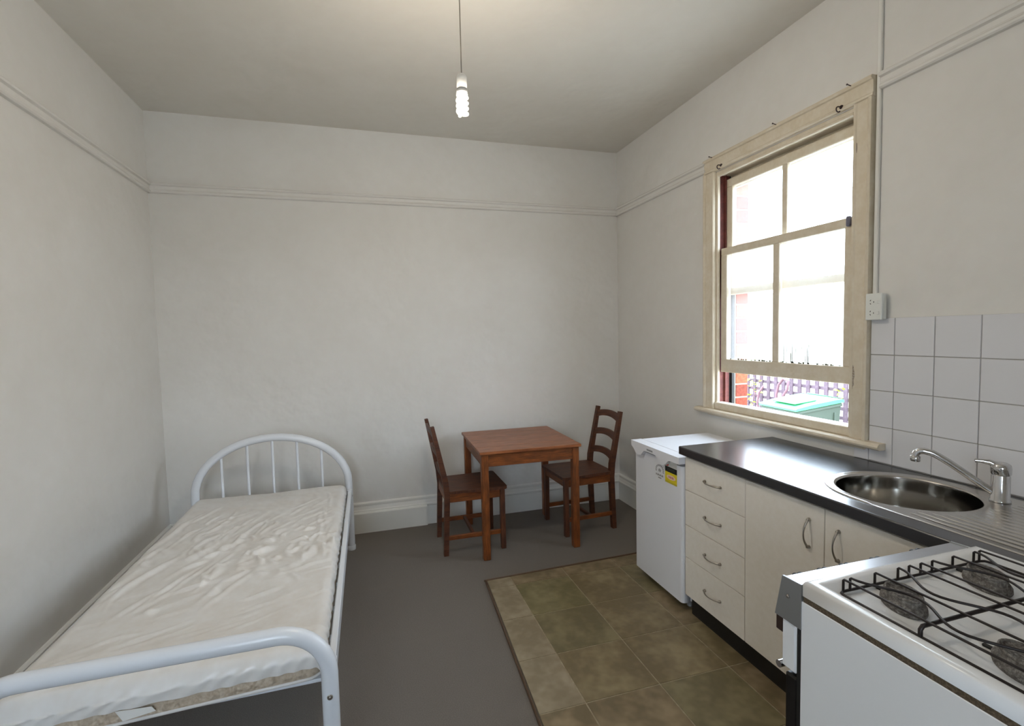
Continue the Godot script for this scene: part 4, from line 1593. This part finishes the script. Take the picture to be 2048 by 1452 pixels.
	for x in straight:
		st = begin()
		tube(st, [V(x, yf, za) - base, V(x, yw - 0.003, za) - base, V(x, yw, za + 0.003) - base, V(x, yw, ze - 0.003) - base, V(x, yw - 0.003, ze) - base, V(x, yf, ze) - base], 0.0028, 8)
		obj("wire", st, M.black_wire, rk)
	for q in bent:
		st = begin()
		var pts: Array = [V(q[0], yf, za) - base, V(q[0], yw - 0.003, za) - base]
		for k in 33:
			var t := k / 32.0
			var z := lerpf(za + 0.003, ze - 0.003, t)
			# swings in over each burner and out again between them
			var sw := 0.5 - 0.5 * cos(t * TAU * 2.0)
			pts.append(V(q[0] + q[1] * 0.05 * sw * (1.0 if q[1] > 0 else 1.0), yw, z) - base)
		pts.append_array([V(q[0], yw - 0.003, ze) - base, V(q[0], yf, ze) - base])
		tube(st, pts, 0.0028, 8)
		obj("wire", st, M.black_wire, rk)

func build_light():
	var at := V(-1.745, 0, 1.985)
	var base := V(at.x, H, at.z)
	var p := thing("pendant_lamp", "bare white compact fluorescent bulb hanging on a thin flex from the ceiling", "lamp", base)
	var st := begin()
	lathe(st, [[0.0, -0.03], [0.03, -0.03], [0.04, -0.02], [0.045, 0.0]], 24)
	obj("ceiling_rose", st, M.plastic_white, p)
	var y1 := 2.497 - H
	st = begin()
	tube(st, [V(0, -0.02, 0), V(0, y1, 0)], 0.0022, 8)
	obj("flex", st, M.flex, p)
	st = begin()
	lathe(st, [[0.0195, y1 - 0.056], [0.0195, y1 - 0.012], [0.0165, y1 - 0.004], [0.01, y1], [0.0, y1]], 24)
	var holder := obj("lamp_holder", st, M.plastic_white, p)
	st = begin()
	lathe(st, [[0.0202, y1 - 0.0605], [0.0202, y1 - 0.0565]], 24)
	obj("holder_ring", st, M.fridge_grey, holder)
	st = begin()
	lathe(st, [[0.0, y1 - 0.082], [0.021, y1 - 0.082], [0.021, y1 - 0.061], [0.0, y1 - 0.061]], 24)
	obj("bulb_base", st, M.plastic_white, p)
	# spiral tube of the bulb
	st = begin()
	var pts: Array = []
	for k in 73:
		var t := k / 72.0
		var a := t * TAU * 3.5
		var r := 0.0185 if t < 0.86 else lerpf(0.0185, 0.011, (t - 0.86) / 0.14)
		pts.append(V(cos(a) * r, y1 - 0.088 - t * 0.07, sin(a) * r))
	tube(st, pts, 0.0062, 10)
	lathe(st, [[0.0, y1 - 0.158], [0.011, y1 - 0.15], [0.0135, y1 - 0.13], [0.0135, y1 - 0.084], [0.0, y1 - 0.083]], 20)
	obj("bulb", st, M.bulb, p)
	var l := OmniLight3D.new()
	l.name = "bulb_light"
	l.light_color = rgb(255, 243, 224)
	l.light_energy = 1.1
	l.light_size = 0.05
	l.omni_range = 12.0
	l.omni_attenuation = 2.0
	l.shadow_enabled = true
	p.add_child(l)
	l.position = V(0, y1 - 0.118, 0)

func build_small():
	# surface-mounted conduit from the ceiling down to the power point
	var c := thing("cable_trunking", "white cable trunking running down beside the window frame to the power point", "trunking", V(-0.008, 1.636, 2.289))
	var st := begin()
	box(st, V(-0.006, 0, -0.0085), V(0.008, H - 1.636, 0.0085), 0.003)
	obj("trunking", st, M.trim, c)
	var ob := V(0, 1.524, 2.308)
	var o := thing("power_point", "white double power point mounted between the window frame and the tiles", "socket", ob)
	st = begin()
	box(st, V(-0.034, 0, -0.034), V(-0.0085, 0.112, 0.034), 0.004)
	obj("mounting_box", st, M.switch_white, o)
	st = begin()
	box(st, V(-0.043, -0.001, -0.035), V(-0.034, 0.113, 0.035), 0.003)
	var pl := obj("face_plate", st, M.switch_white, o)
	for y in [0.028, 0.075]:
		for q in [[-0.012, 0.008, 0.5], [-0.012, -0.006, -0.5], [0.002, 0.001, 0.0]]:
			st = begin()
			box(st, V(-0.0438, -0.003, -0.0012), V(-0.0425, 0.003, 0.0012), 0.0, Transform3D(Basis(Vector3.RIGHT, q[2]), V(0, y + q[1], q[0])))
			obj("slot", st, M.black, pl)
		st = begin()
		box(st, V(-0.046, y - 0.006, 0.017), V(-0.042, y + 0.008, 0.026), 0.001)
		obj("switch", st, M.switch_white, pl)
